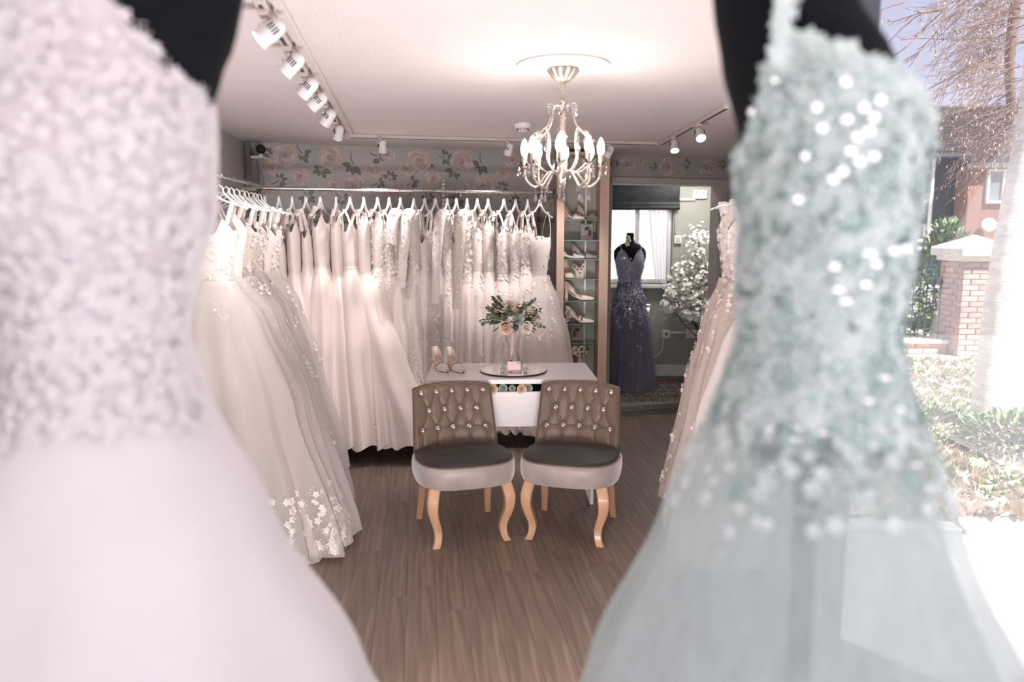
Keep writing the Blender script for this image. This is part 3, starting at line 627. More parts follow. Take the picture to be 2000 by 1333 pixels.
def chair(label, pos, rz, mirror=1):
    t = thing('cocktail_chair', label, 'chair', (pos[0], pos[1], 0), rz, 'buttoned velvet chairs in front of the table')
    Wt, Wb, Z0, Z1 = .212, .232, .33, .755
    rows = [(.89, 5, .175), (.66, 4, .135), (.43, 5, .178)]; H = Z1-Z0
    bts = [[(-w_+2*w_*k/(n-1), Z0+H*tz) for k in range(n)] for tz, n, w_ in rows]
    segs = []
    for r1, r2 in ((0, 1), (1, 2)):
        for a in bts[r1]:
            for b in bts[r2]:
                if abs(a[0]-b[0]) < .065: segs.append((a, b))
    for a in bts[2]: segs.append((a, (a[0], Z0+.04)))
    for a, b in zip(bts[2], bts[2][1:]): segs.append((a, b))
    for a in bts[0]: segs.append((a, (a[0]*1.03, Z1)))
    def disp(x, z):
        d = 0
        for rw in bts:
            for b in rw: d += .020*math.exp(-((x-b[0])**2+(z-b[1])**2)/.00035)
        c = min(seg_d(x, z, a, b) for a, b in segs); d += .0075*math.exp(-(c/.0065)**2)
        return d
    def back(s, z):    # centre line of the backrest, front face
        tz = (z-Z0)/H; w_ = lerp(Wb, Wt, tz)
        return Vector((s*w_, .155+.085*tz-.060*s*s*(1.15-.6*tz), z))
    def fr(i, j):
        s = 2*j-1; z = Z0+(H-.018*abs(s)**3-.004)*i; p = back(s, z); e = max(0, abs(s)-.93)/.07
        et = max(0, i-.94)/.06
        return p+Vector((0, disp(p.x, z)+.016*e*e+.016*et*et, 0))
    mb = MB(); mb.surf(64, 74, fr)
    th = .062
    def bk(i, j): 
        p = fr(i, j); s = 2*j-1; b_ = back(s, p.z); return Vector((b_.x*1.02, b_.y+th-.014*s*s, p.z-.002))
    mb.surf(20, 40, lambda i, j: bk(i, 1-j))
    for sg in (0, 1): mb.surf(24, 3, lambda i, k: fr(i, sg).lerp(bk(i, sg), k if sg else 1-k)+Vector(((.006 if sg else -.006)*math.sin(PI*k), 0, 0)))
    mb.surf(3, 40, lambda k, j: fr(1, j).lerp(bk(1, j), k)+Vector((0, 0, .007*math.sin(PI*k))))
    br = mb.build('backrest', velvet, t)
    pp = MB()
    for sg in (0, 1): pp.tube([fr(i/16, sg)+Vector((0, -.001, 0)) for i in range(17)], .0028, 6)
    pp.tube([fr(1, j/20) for j in range(21)], .0028, 6); pp.build('piping', velvet, br)
    for rw in bts:
        for x, z in rw:
            s = x/lerp(Wb, Wt, (z-Z0)/H); p = back(s, z)+Vector((0, disp(x, z)-.010, 0))
            o = link('button', bt, t, p, (PI/2, 0, 0), 1.3); link('button_rim', gm, o)
    # seat: rounded front, domed top
    def outline(a):
        c, s_ = math.cos(a), math.sin(a); x = .262*(abs(c)**.62)*(1 if c > 0 else -1); y = (-.255*(abs(s_)**.72) if s_ > 0 else .20*(abs(s_)**.5))
        if s_ < 0: x *= .90+.1*(1-abs(s_))
        return x, y
    prof = [(0, .452), (.3, .450), (.6, .444), (.82, .434), (.92, .426), (.955, .420), (.965, .414), (.985, .408), (1.0, .39), (1.004, .36), (.99, .325), (.965, .306), (.9, .300), (0, .300)]
    sf = lambda pr_: (lambda i, j: (lambda k, o: Vector((o[0]*k[0], o[1]*k[0], k[1]+(.010*max(0, -o[1])/.25 if k[1] > .42 else 0))))(pr_[round(i*(len(pr_)-1))], outline(-2*PI*j)))
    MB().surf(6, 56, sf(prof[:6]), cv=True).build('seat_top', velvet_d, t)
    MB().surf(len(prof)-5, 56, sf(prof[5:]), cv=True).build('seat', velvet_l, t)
    MB().tube([Vector((outline(2*PI*j/60)[0]*.968, outline(2*PI*j/60)[1]*.968, .418)) for j in range(31)], .0035, 6).build('piping', velvet, t)
    def leg(pts, rs, nm='leg'):
        P = bez(pts, 6); k = len(P); mb = MB()
        def rr_(i): t_ = i/(k-1)*(len(rs)-1); a = int(min(t_, len(rs)-2)); return lerp(rs[a], rs[a+1], t_-a)
        vs = []
        for i, p in enumerate(P):
            w_, d_ = rr_(i), rr_(i)*.9
            for sx, sy in ((-1, -.8), (-.8, -1), (.8, -1), (1, -.8), (1, .8), (.8, 1), (-.8, 1), (-1, .8)): vs.append((p.x+sx*w_, p.y+sy*d_, p.z))
        fs = [(i*8+j, i*8+(j+1) % 8, (i+1)*8+(j+1) % 8, (i+1)*8+j) for i in range(k-1) for j in range(8)]+[tuple(range(8)), tuple((k-1)*8+j for j in range(8))]
        mb.add(vs, fs); mb.build(nm, beech, t)
    for sg in (-1, 1):
        leg([(sg*.185, -.165, .305), (sg*.200, -.188, .24), (sg*.198, -.190, .17), (sg*.172, -.172, .08), (sg*.174, -.182, .03), (sg*.186, -.195, 0)], [.030, .029, .024, .020, .018, .020])
        leg([(sg*.175, .16, .31), (sg*.185, .18, .2), (sg*.190, .205, .1), (sg*.198, .23, 0)], [.022, .021, .019, .016])
    return t
chair('taupe velvet cocktail chair with crystal buttons, left of the pair before the white table', (-.262, 3.93), math.radians(17))
chair('taupe velvet cocktail chair with crystal buttons, right of the pair before the white table', (.318, 3.95), math.radians(-15))

# ------------------------------------------------------------------ white table with rose box
wl = mat('white_laminate', (.80, .765, .76), .3, var=(3, .015), coat=.15)
tb = thing('white_table', 'white rectangular display table behind the two velvet chairs', 'table', (.0, 4.28, 0), math.radians(2.0))
MB().box((.0, .275, .737), (.975, .55, .028), b=.003).build('tabletop', wl, tb)
for sx in (-1, 1):
    for sy in (.02, .52): MB().box((.0+sx*.465, sy, .362), (.022, .022, .722), b=.002).build('leg', wl, tb)
    MB().box((.0+sx*.465, .27, .012), (.022, .5, .022), b=.002).build('foot_rail', wl, tb)
MB().box((.0, .03, .572), (.62, .022, .205), b=.003).build('front_panel', wl, tb)
MB().box((.0, .50, .64), (.92, .012, .19), b=.002).build('back_panel', mat('dark_recess', (.03, .035, .035), .8, var=(8, .2)), tb)
MB().box((.0, .27, .54), (.92, .47, .015), b=.002).build('shelf', wl, tb)

# roses and leaves
def rose_mesh(name, r, m, seed=0, open_=1.0):
    q = random.Random(seed); mb = MB()
    for ring, (n, rad, h, curl) in enumerate(((3, .22, .62, .02), (4, .42, .60, .08), (5, .68, .50, .2), (6, .95, .34, .42))):
        for k in range(n):
            a0 = 2*PI*k/n+ring*.7+q.uniform(-.15, .15); wdt = 2*PI/n*.72
            def f(i, j):
                a = a0+(j-.5)*wdt*1.5; ed = 1-.28*abs(2*j-1)**2.5; rr_ = r*(.08+(rad*open_-.08)*math.sin(i*PI/2)**.8+curl*max(0, i-.7)*1.2)
                return Vector((rr_*math.cos(a), rr_*math.sin(a), r*(-.25+(h+.25)*i*ed-curl*max(0, i-.75)*1.2)))
            mb.surf(6, 6, f)
    mb.lathe([(0, r*.55), (r*.12, r*.45), (r*.15, 0), (0, -r*.2)], 8)
    return mb.mesh(name, m)
peach = mat('peach_petal', (.86, .58, .43), .6, var=(30, .07, (.90, .68, .54)), sheen=.2)
cream = mat('cream_petal', (.86, .76, .66), .6, var=(30, .06), sheen=.2)
blush = mat('blush_petal', (.76, .56, .53), .6, var=(30, .08), sheen=.2)
sagep = mat('sage_petal', (.42, .52, .45), .6, var=(30, .1), sheen=.2)
lgreen = mat('dark_leaf', (.065, .115, .065), .5, var=(20, .3)); lgrey = mat('eucalyptus_leaf', (.19, .26, .20), .6, var=(20, .25)); lyel = mat('young_leaf', (.24, .29, .10), .55, var=(20, .2)); dteal = mat('dark_teal_leaf', (.025, .06, .055), .5, var=(20, .3))
RM = {k: rose_mesh('rose', 1, m, s) for k, m, s in (('peach', peach, 1), ('cream', cream, 2), ('blush', blush, 3), ('sage', sagep, 4))}
def leaf3(mb, p, d, L, wd, m=None, up=(0, 0, 1), cup=.15):
    d = Vector(d).normalized(); s_ = d.cross(Vector(up)); s_ = s_.normalized() if s_.length > .01 else Vector((1, 0, 0)); n = s_.cross(d); p = Vector(p)
    pts = [p]; 
    for t_, w_ in ((.3, .85), (.6, 1), (.85, .55)):
        c = p+d*L*t_-n*cup*L*t_*t_
        pts += [c+s_*wd*w_*.5+n*wd*.12, c-n*wd*.04, c-s_*wd*w_*.5+n*wd*.12]
    pts.append(p+d*L-n*cup*L)
    mb.add(pts, [(0, 1, 2), (0, 2, 3), (1, 4, 5, 2), (2, 5, 6, 3), (4, 7, 8, 5), (5, 8, 9, 6), (7, 10, 8), (8, 10, 9)], m)
def sprig(mb, p, d, L, lw, ll, n, m, ms, q):
    d = Vector(d).normalized(); pts = [Vector(p)+d*L*i/6+Vector((0, 0, -.08*L*(i/6)**2)) for i in range(7)]; mb.tube(pts, .0012, 5, ms)
    for k in range(n):
        t_ = .25+.75*k/n; c = Vector(p)+d*L*t_+Vector((0, 0, -.08*L*t_*t_)); a = q.random()*6.28
        s_ = d.cross(Vector((.3, .2, 1))).normalized(); n_ = s_.cross(d); o = (s_*math.cos(a)+n_*math.sin(a))*.8+d*.6
        leaf3(mb, c, o, ll*q.uniform(.7, 1.1), lw, m)
def bouquet_parts(t, c, R_, q, roses, nleaf, nsprig):
    for col, (x, y, z), r in roses:
        o = link('rose', RM[col], t, Vector(c)+Vector((x, y, z)), (0, 0, 0), r)
        o.rotation_euler = (Vector((x*1.0, y*1.2-.03, max(.01, z+.04)))).to_track_quat('Z', 'Y').to_euler()
    for k in range(nleaf):
        a = q.random()*6.28; e = q.uniform(-.5, .9); d = Vector((math.cos(a)*math.cos(e), math.sin(a)*math.cos(e), math.sin(e)))
        leaf3_mb = MB(); leaf3(leaf3_mb, Vector(c)+d*R_*.35, d, R_*q.uniform(.4, .62), R_*q.uniform(.22, .30), None)
        leaf3_mb.build('leaf', q.choice((lgreen, lgrey, lgrey)), t)
    for k in range(nsprig):
        a = q.choice((PI+q.uniform(-.5, .5), q.uniform(-.5, .5), q.random()*6.28)); e = q.uniform(-.1, 1.1); d = Vector((math.cos(a)*math.cos(e), math.sin(a)*math.cos(e)*.7, math.sin(e)))
        mb = MB(); sprig(mb, Vector(c)+d*R_*.3, d, R_*q.uniform(.65, .95), R_*.09, R_*.13, 22, None, None, q); mb.build('foliage_sprig', q.choice((lgreen, lyel, lgrey)), t)
q = random.Random(12)
# mirror tray
tc_ = on_z(1003, 721.5, .765); TZ = .7515
tr_ = thing('mirror_tray', 'round mirror tray with a dark rim on the white table', 'tray', (tc_.x, tc_.y, TZ))
MB().lathe([(0, 0), (.196, 0), (.2, .003), (.2, .006), (.196, .0085), (0, .0085)], 56).build('edge', mat('dark_mirror_edge', (.02, .02, .022), .15, var=(9, .1)), tr_)
MB().lathe([(0, .0086), (.194, .0086), (.194, .0094), (0, .0094)], 56).build('mirror', mat('mirror', (.85, .84, .83), .02, metal=1, bump=(3, .002)), tr_)
TZ += .0096
vx, vy = on_z(1001, 719, TZ)[:2]
va = thing('vase', 'clear hourglass glass vase holding the bouquet on the mirror tray', 'vase', (vx, vy, TZ))
vg = glass('vase_glass', (.985, .99, .985), .35, .02)
VH = .205; prof = [(.066, 0), (.068, .006), (.058, .03), (.030, .10), (.026, .118), (.034, .15), (.054, VH)]
MB().lathe([(0, .002)]+prof+[(.0515, VH)]+[(r-.0025, z+.004) for r, z in reversed(prof[1:-1])]+[(0, .008)], 28).build('glass_body', vg, va)
bq = thing('bouquet', 'peach and ivory rose bouquet with green foliage standing in the glass vase', 'bouquet', (vx, vy, TZ))
MB().tube([(-.008, 0, .05), (-.003, 0, .12), (.0, 0, .17), (.003, 0, .22)], [.012, .011, .013, .02], 12).build('ribbon_wrap', mat('pink_ribbon', (.72, .55, .56), .4, var=(20, .05), sheen=.3), bq)
mb = MB()
for k in range(9): a = k*.7; mb.tube([(-.012+.008*math.cos(a), .008*math.sin(a), .018), (-.007+.006*math.cos(a), .006*math.sin(a), .055)], .0026, 6)
mb.build('stem', lgreen, bq)
bouquet_parts(bq, (.003, 0, .285), .165, q, [('peach', (-.040, -.085, -.028), .040), ('cream', (-.035, -.02, .085), .060), ('blush', (-.105, -.01, .062), .034), ('cream', (.085, -.01, .07), .046), ('peach', (.018, -.03, .05), .036),
   ('cream', (.145, -.02, -.002), .044), ('cream', (.08, -.07, -.03), .036), ('blush', (.12, -.01, .045), .034), ('sage', (.03, -.075, .02), .032)], 40, 30)
cx_, cy_ = on_z(1004, 726, TZ)[:2]
cd = thing('gift_card', 'small pale pink card with silver bow standing before the vase', 'card', (cx_, cy_-.02, TZ))
MB().box((0, 0, .033), (.078, .010, .062), b=.002).build('card', mat('pink_card', (.80, .60, .58), .5, var=(12, .04)), cd)
mb = MB()
for sx in (-1, 1): mb.tube([(.026, -.007, .056), (.026+sx*.008, -.008, .062), (.026+sx*.012, -.008, .058), (.026+sx*.006, -.008, .053), (.026, -.007, .056)], .0015, 6)
mb.build('bow', chrome, cd)
for k, px in enumerate((981, 1026)):
    p = on_z(px, 726, TZ); o = MB().lathe([(0, 0)]+[(.013*math.sin(a), .013-.013*math.cos(a)) for a in (.4, .8, 1.2, 1.6, 2.0, 2.4, 2.8)]+[(0, .026)], 16).build('crystal_ball', mat('crystal', (.75, .78, .78), .05, metal=.7, var=(60, .4)), smooth=False)
    o.location = (p.x, p.y-.01, TZ); tag(o, 'small faceted crystal ball %s of the pink card on the tray' % ('left' if k == 0 else 'right'), 'ornament')
# roses in the gap under the table top
q = random.Random(5)
hd = thing('artificial_rose_arrangement', 'row of artificial roses and dark leaves under the table top', 'flowers', (0, 4.36, .55), math.radians(2))
for px, col, r in ((938, 'sage', .030), (962, 'peach', .040), (982, 'sage', .034), (1018, 'peach', .038), (1030, 'sage', .036), (1066, 'peach', .036), (905, 'cream', .03), (1000, 'sage', .026)):
    p = on_y(px, 757, 4.36); o = link('rose', RM[col], hd, (p.x, -.055 if col != 'sage' else -.035, p.z-.55), (PI/2-.1, 0, q.uniform(-.3, .3)), r*.72)
for k in range(120):
    x = q.uniform(-.28, .28); mb = MB(); leaf3(mb, (x, q.uniform(.02, .09), q.uniform(.0, .15)), (q.uniform(-1, 1), q.uniform(-1, 0), q.uniform(-.4, 1)), .065, .034); mb.build('leaf', q.choice((dteal, dteal, lgreen, lgrey if k % 4 == 0 else dteal)), hd)

# ------------------------------------------------------------------ shoes
shoe_s = mat('ivory_shoe_satin', (.80, .69, .62), .4, var=(20, .03), bump=(200, .05), sheen=.2); insole = mat('beige_insole', (.62, .46, .36), .6, var=(20, .04)); sole_m = mat('tan_sole', (.34, .25, .19), .6, var=(20, .1))
silver = mat('silver_glitter', (.55, .50, .48), .35, metal=.5, var=(160, .4), bump=(260, .5))
def shoe(label, loc, rz, m=None, heel=.055, group='', strapk=1, L=.235, cat='shoe', pointed=1, bow=0, wedge=0):
    t = thing('shoe', label, cat, loc, rz, group); m = m or shoe_s
    # toe toward -y, heel at +y ; length L
    def base(s):   # s 0 heel ..1 toe -> y, z of sole, half width
        y = L*(.5-s); z = heel*(.5+.5*math.cos(PI*min(1, s/.62))) if s < .62 else 0
        w_ = .026*math.sin(PI*min(1, s*1.25+.16))**.5 if s < .3 else lerp(.026, .038, min(1, (s-.3)/.35)) if s < .65 else .038*(1-((s-.65)/.35)**(1.5 if pointed else 3))**.9
        return y, z+.004, max(w_, .003)
    def rimz(s): return .062-.03*s/.3 if s < .3 else .016+.0*s if s < .60 else .016+.02*min(1, (s-.6)/.06)
    mb = MB()   # upper: open hull; sides follow outline, closed over the toe
    def up(i, j):
        s = i; y, z, w_ = base(s); a = lerp(-1, 1, j); h = rimz(s)
        if s > .60:
            k = 1-((s-.6)/.4)*.75; return Vector((w_*math.sin(a*PI/2)*1.0, y, z+(h+.012)*k*math.cos(a*PI/2)**.8*(1 if abs(a) < 1 else 0)))
        g = abs(a); x = w_*(1 if a > 0 else -1)*(1 if g > .25 else 1)
        return Vector(((a/abs(a) if a else 1)*w_, y, z+h*(1-g)/1.0)) if g > 0 else Vector((w_, y, z+h))
    n = 26
    for sg in (-1, 1):
        mb.surf(n, 5, lambda i, j: (lambda s: (lambda b_: Vector((sg*b_[2]*(1-.10*j), b_[0], b_[1]+rimz(s)*j)))(base(s)))(i*.62))
    mb.surf(6, 5, lambda i, j: (lambda b_, a: Vector((b_[2]*math.sin(a), b_[0]+.012*math.cos(a), b_[1]+.062*j)))(base(0), lerp(-PI/2, PI/2, i)))
    mb.surf(16, 13, lambda i, j: (lambda s, a: (lambda b_: Vector((b_[2]*math.sin(a), b_[0], b_[1]+max(.001, (.040-.024*((s-.6)/.4)))*max(0, math.cos(a))**.7)))(base(s)))(.6+.4*i, lerp(-PI/2, PI/2, j)))
    mb.build('upper', m, t)
    MB().surf(26, 3, lambda i, j: (lambda b_: Vector((b_[2]*.95*(2*j-1), b_[0], b_[1]+.002)))(base(i*.98))).build('insole', insole, t)
    MB().surf(26, 5, lambda i, j: (lambda b_: Vector((b_[2]*1.02*math.cos(PI*j), b_[0], b_[1]-.004*math.sin(PI*j))))(base(i*.995))).build('sole', sole_m, t)
    if heel > .02:
        if wedge: MB().surf(12, 8, lambda i, j: (lambda b_: Vector((b_[2]*.9*math.cos(2*PI*j), b_[0], b_[1]*(.5+.5*math.sin(2*PI*j)))))(base(i*.6)), cv=True).build('heel', m, t)
        else: MB().tube([(0, L*.5-.012, heel+.002), (0, L*.5-.008, heel*.6), (0, L*.5-.006, 0)], [.020, .013, .012], 8).build('heel', m, t)
    if strapk:
        s = .5; b_ = base(s)
        MB().surf(3, 9, lambda i, j: Vector((b_[2]*1.1*math.cos(PI*j), b_[0]+.010*(i-.5)*2, b_[1]+.012+.032*math.sin(PI*j)**.7))).build('strap', m, t)
        MB().box((b_[2]*.7, b_[0], b_[1]+.038), (.014, .014, .006), b=.002).build('buckle', gem, t)
    if bow:
        y = base(.72)[0]; mb = MB()
        for sg in (-1, 1): mb.surf(5, 5, lambda i, j: Vector((sg*.032*i, y+(j-.5)*.032*(i*.8+.15), .034+.014*math.sin(PI*j)*i)))
        mb.build('bow', m, t)
    return t
for k, (px, py, rz) in enumerate(((864, 724, 22), (893, 725, 24))):
    p = on_z(px, py, .7515); shoe('ivory satin block heel shoe with buckled strap, %s of the pair on the table' % ('left' if k == 0 else 'right'), (p.x-.01, p.y+.03, .7515), math.radians(rz), group='ivory shoes on the table', heel=.06, L=.25)

# ------------------------------------------------------------------ display shelf unit
SY = 6.02
bw = mat('light_beech_board', (.62, .45, .36), .5, wave=(3, 2, (.54, .38, .30), .4), stretch=(1, 1, .12), bump=(30, .03))
x0, x1, x2, x3 = [on_y(px, 500, SY).x for px in (1086.5, 1101.5, 1170, 1188)]
un = thing('display_cabinet', 'tall beech display cabinet with glass shelves beside the doorway', 'cabinet', ((x0+x3)/2, SY, 0)); cxm = (x0+x3)/2
zt = 2.19
MB().box(((x0+x1)/2-cxm, .14, zt/2), (x1-x0, .30, zt), b=.002).build('side_panel', bw, un)
MB().box(((x2+x3)/2-cxm, .14, zt/2), (x3-x2, .30, zt), b=.002).build('side_panel', bw, un)
MB().box((0, .285, zt/2), (x2-x1, .012, zt-.01), b=.001).build('back_panel', mat('grey_green_back', (.50, .485, .44), .55, var=(3, .03)), un)
MB().box((0, .14, zt-.012), (x2-x1, .29, .022), b=.001).build('top_panel', bw, un)
MB().box((0, .14, .05), (x2-x1, .28, .09), b=.001).build('plinth', bw, un)
mg = mat('shelf_glass_edge', (.14, .24, .20), .15, var=(9, .1))
sz = []
for k, py in enumerate((430, 470, 507, 546, 589, 634, 672)):
    z = on_y(1135, py, SY).z; sz.append(z)
    g_ = MB().box(((x1+x2)/2-cxm, .14, z), (x2-x1-.002, .27, .006)).build('shelf', glass('shelf_glass', (.93, .97, .95), .8, .05), un, smooth=False)
    MB().box(((x1+x2)/2-cxm, .0045, z), (x2-x1-.002, .003, .0062)).build('shelf_edge', mg, g_, smooth=False)
zb = .28; MB().box(((x1+x2)/2-cxm, .14, zb-.012), (x2-x1-.002, .28, .02)).build('bottom_shelf', bw, un, smooth=False)
MB().box(((x1+x2)/2-cxm+.055, .275, 1.2), (.012, .006, 1.9)).build('shelf_track', chrome, un, smooth=False)
def sp_(px, dy): return on_y(px, 500, SY+dy).x
gA = 'shoes in the display cabinet'
sh = .004
shoe('ivory wedge shoe with satin bow at left of the top glass shelf', (sp_(1122, .12)-.02, SY+.10, sz[0]+sh), math.radians(62), heel=.07, group=gA, strapk=0, L=.20, wedge=1, bow=1)
shoe('ivory wedge shoe with ruffled bow at right of the top glass shelf', (sp_(1148, .2), SY+.17, sz[0]+sh), math.radians(70), heel=.055, group=gA, strapk=0, L=.17, wedge=1, bow=1)
shoe('silver glitter court shoe lying at left of the third glass shelf', (sp_(1118, .1)-.01, SY+.09, sz[2]+sh), math.radians(80), m=silver, heel=.02, group=gA, strapk=0, L=.20)
shoe('silver glitter court shoe propped up at right of the third glass shelf', (sp_(1141, .18), SY+.17, sz[2]+sh), math.radians(72), m=silver, heel=.055, group=gA, strapk=0, L=.20)
shoe('plain ivory court shoe with high heel on the fifth glass shelf', (sp_(1133, .1), SY+.09, sz[4]+sh), math.radians(75), heel=.085, group=gA, strapk=0, L=.23)
shoe('blush court shoe behind the ivory one on the fifth glass shelf', (sp_(1125, .2), SY+.20, sz[4]+sh), math.radians(75), m=mat('blush_shoe', (.66, .47, .42), .45, var=(20, .04)), heel=.06, group=gA, strapk=0, L=.18)
shoe('ivory slingback shoe with ankle strap on the sixth glass shelf', (sp_(1135, .1), SY+.09, sz[5]+sh), math.radians(75), heel=.065, group=gA, strapk=1, L=.22)
shoe('ivory shoe leaning at the left end of the fourth glass shelf', (sp_(1109, .1)+.01, SY+.12, sz[3]+sh), math.radians(15), heel=.075, group=gA, strapk=0, L=.18)
# portrait prints (plain generic portrait of a woman with an updo)
skin = mat('print_skin', (.48, .34, .27), .5, var=(40, .05)); hairp = mat('print_hair', (.075, .05, .04), .5, var=(40, .2)); pgrey = mat('print_background', (.42, .42, .41), .4, var=(12, .1))
def portrait(px, py, k, lab, w_=.085, h_=.115, flip=1, z=0):
    p = on_y(px, py, SY+.16)
    t = thing('photo_block', lab, 'photo', (p.x, SY+.16, z))
    MB().box((0, .006, h_/2), (w_, .012, h_), b=.001).build('acrylic_block', pgrey, t)
    mb = MB(); e = lambda cx, cz, a, b, y, m, n=16: mb.add([(flip*(cx+a*math.cos(2*PI*i/n)), y, cz+b*math.sin(2*PI*i/n)) for i in range(n)], [tuple(range(n))], m)
    mb.add([(flip*-.028, -.0012, .001), (flip*.036, -.0012, .001), (flip*.030, -.0012, .028), (flip*.010, -.0012, .040), (flip*-.004, -.0012, .04), (flip*-.018, -.0012, .027)], [tuple(range(6))], skin)
    e(.010, .072, .027, .032, -.0014, hairp); e(.026, .048, .014, .020, -.0015, hairp); e(-.004, .066, .018, .026, -.0018, skin); e(.004, .088, .022, .014, -.0020, hairp)
    e(-.012, .070, .004, .0015, -.0022, hairp, 8); e(-.013, .056, .004, .0018, -.0022, rp[2], 8); e(.022, .086, .007, .006, -.0023, rp[3], 8)
    mb.build('portrait_print', None, t, smooth=False)
portrait(1146, 450, 0, 'small portrait photo of a dark haired woman on the second glass shelf', z=sz[1]+sh, w_=.095, h_=.125)
portrait(1128, 655, 1, 'small portrait photo of a woman facing down above the small posy', z=sz[6]+sh, w_=.09, h_=.125, flip=-1)
# pink clutch box with beaded collar shape
p = on_y(1134, 525, SY+.13)
cb = thing('beaded_card', 'pale pink display card with beaded motifs on the fourth glass shelf', 'card', (p.x-.01, SY+.13, sz[3]+sh))
MB().prism([(-.055, .105), (-.06, .085), (-.03, .045), (-.03, 0), (.035, 0), (.035, .05), (.045, .11), (.03, .12), (.0, .075), (-.03, .11)], 0, .006, M=Matrix.Rotation(PI/2, 4, 'X')).build('card', mat('blush_card', (.70, .55, .50), .5, var=(15, .04)), cb, smooth=False)
mb = MB()
for x, z in ((-.035, .085), (-.012, .065), (.015, .07), (.03, .09), (-.045, .095), (.005, .04)): flower_at(mb, Vector((x, -.008, z)), Vector((0, -1, 0)), .009, 0, 0)
stuff(mb.build('bead_motif', mat('brown_bead', (.2, .14, .12), .3, metal=.4, var=(30, .2)), cb, smooth=False))
for k, (z_, py) in enumerate(((sz[5], 615),)):
    p = on_y(1108, py, SY+.1); bb = thing('small_flower_posy', 'small white and pink flower posy at left end of sixth glass shelf', 'flowers', (p.x+.01, SY+.1, z_+sh))
    for i in range(7): link('rose', RM[('cream', 'blush')[i % 2]], bb, (q.uniform(-.02, .02), q.uniform(-.03, .01), .02+.015*i), (q.uniform(0, 1.2), 0, q.random()*6), .018)
    MB().tube([(0, 0, 0), (0, 0, .05)], .012, 8).build('stem', lgreen, bb)
p = on_y(1131, 700, SY+.12)
pb = thing('small_bouquet', 'small cream rose bouquet with ribbon tails on the bottom of the display cabinet', 'bouquet', (p.x, SY+.12, zb))
pz = on_y(1131, 690, SY+.12).z-zb
bouquet_parts(pb, (0, 0, pz), .085, q, [('cream', (-.05, -.03, .01), .024), ('blush', (-.015, -.05, .0), .022), ('cream', (.01, -.03, .03), .026), ('cream', (-.03, -.02, .04), .022), ('blush', (.04, -.03, .01), .022), ('cream', (.03, -.01, .045), .02)], 26, 6)
MB().tube([(0, 0, 0), (0, 0, pz-.01)], [.022, .014], 10).build('handle', satin, pb)
for sx in (-1, 1): MB().surf(8, 2, lambda i, j: Vector((sx*(.005+.03*i)+.012*(j-.5), -.03-.01*math.sin(5*i), (pz-.02)*(1-i)+.005))).build('ribbon_tail', satin, pb)

# ------------------------------------------------------------------ ceiling fixtures
cc = on_z(1100, 131, CZ-.01); cx, cy = cc.x, cc.y
o = MB().lathe([(0, 0), (.178, 0), (.180, -.006), (.165, -.014), (.155, -.010), (.135, -.012), (.13, -.018), (.122, -.012), (.06, -.012), (.05, -.02), (0, -.022)], 64, flute=.006, nf=32).build('ceiling_rose', mat('rose_plaster', (.80, .77, .75), .7, bump=(60, .06)))
o.location = (cx, cy, CZ-.001); tag(o, 'round white plaster ceiling rose above the chandelier', 'ceiling rose')
ant = mat('antique_champagne_metal', (.50, .40, .34), .38, metal=.75, var=(40, .3, (.70, .60, .54)), bump=(90, .1))
dk = mat('dark_pewter', (.09, .075, .065), .4, metal=.7, var=(40, .3)); bulb_m = mat('lit_bulb', (1, .93, .88), .3, emit=32)
slv = mat('candle_sleeve', (.50, .42, .38), .4, metal=.5, var=(20, .1))
cry = glass('crystal_glass', (.95, .94, .94), 1.8, .34, .05)
ch = thing('chandelier', 'champagne metal chandelier with eight lit candle bulbs and glass drops', 'chandelier', (cx, cy, 0))
zy = lambda py: on_y(1100, py, cy).z
MB().lathe([(.060, zy(137)), (.054, zy(143)), (.040, zy(152)), (.026, zy(159)), (.010, zy(163)), (0, zy(164))], 48, flute=.07, nf=16).build('canopy', ant, ch)
def ring(mb, c, r, th, vert=0, n=12, m=None):
    pts = [(c[0]+(r*math.cos(2*PI*i/n) if not vert else (r*math.cos(2*PI*i/n) if vert == 1 else 0)), c[1]+(0 if vert == 1 else r*math.sin(2*PI*i/n) if not vert else r*math.cos(2*PI*i/n)), c[2]+(r*1.5*math.sin(2*PI*i/n) if vert else 0)) for i in range(n+1)]
    mb.tube(pts, th, 6, m, cap=False)
for k, py in enumerate((169, 177, 186)): mb = MB(); ring(mb, (0, 0, zy(py)), .0085, .0018, 1+k % 2); mb.build('chain_link', ant, ch)
ztop, zc = zy(192), zy(205)
mb = MB().lathe([(.004, zy(330)), (.008, zy(318)), (.006, zy(300)), (.0105, zy(290)), (.0105, zy(225)), (.007, zy(215)), (.010, zc), (.014, zc+.006), (.006, ztop), (.003, ztop+.004)][::1], 16)
mb.build('central_column', ant, ch)
zh = zy(338)
MB().lathe([(0, zh-.050), (.006, zh-.045), (.014, zh-.03), (.008, zh-.02), (.026, zh-.008), (.030, zh+.004), (.018, zh+.014), (.012, zh+.03)], 24).build('hub', ant, ch)
drop_me = MB().lathe([(0, -.022), (.0045, -.017), (.0058, -.012), (.0045, -.005), (.001, 0)], 8).lathe([(0, .0005), (.0032, .004), (0, .0075)], 6).lathe([(0, .008), (.0022, .010), (0, .0125)], 6).mesh('crystal_drop', cry, smooth=False)
hk_me = MB().tube([(0, 0, .012), (0, .002, .018), (0, 0, .024)], .0006, 5).mesh('drop_wire', ant)
def drop(parent, p, s=1.0):
    d = link('crystal_drop', drop_me, parent, p, (0, 0, R.random()*3), s*1.25); link('drop_wire', hk_me, d)
RA = .150
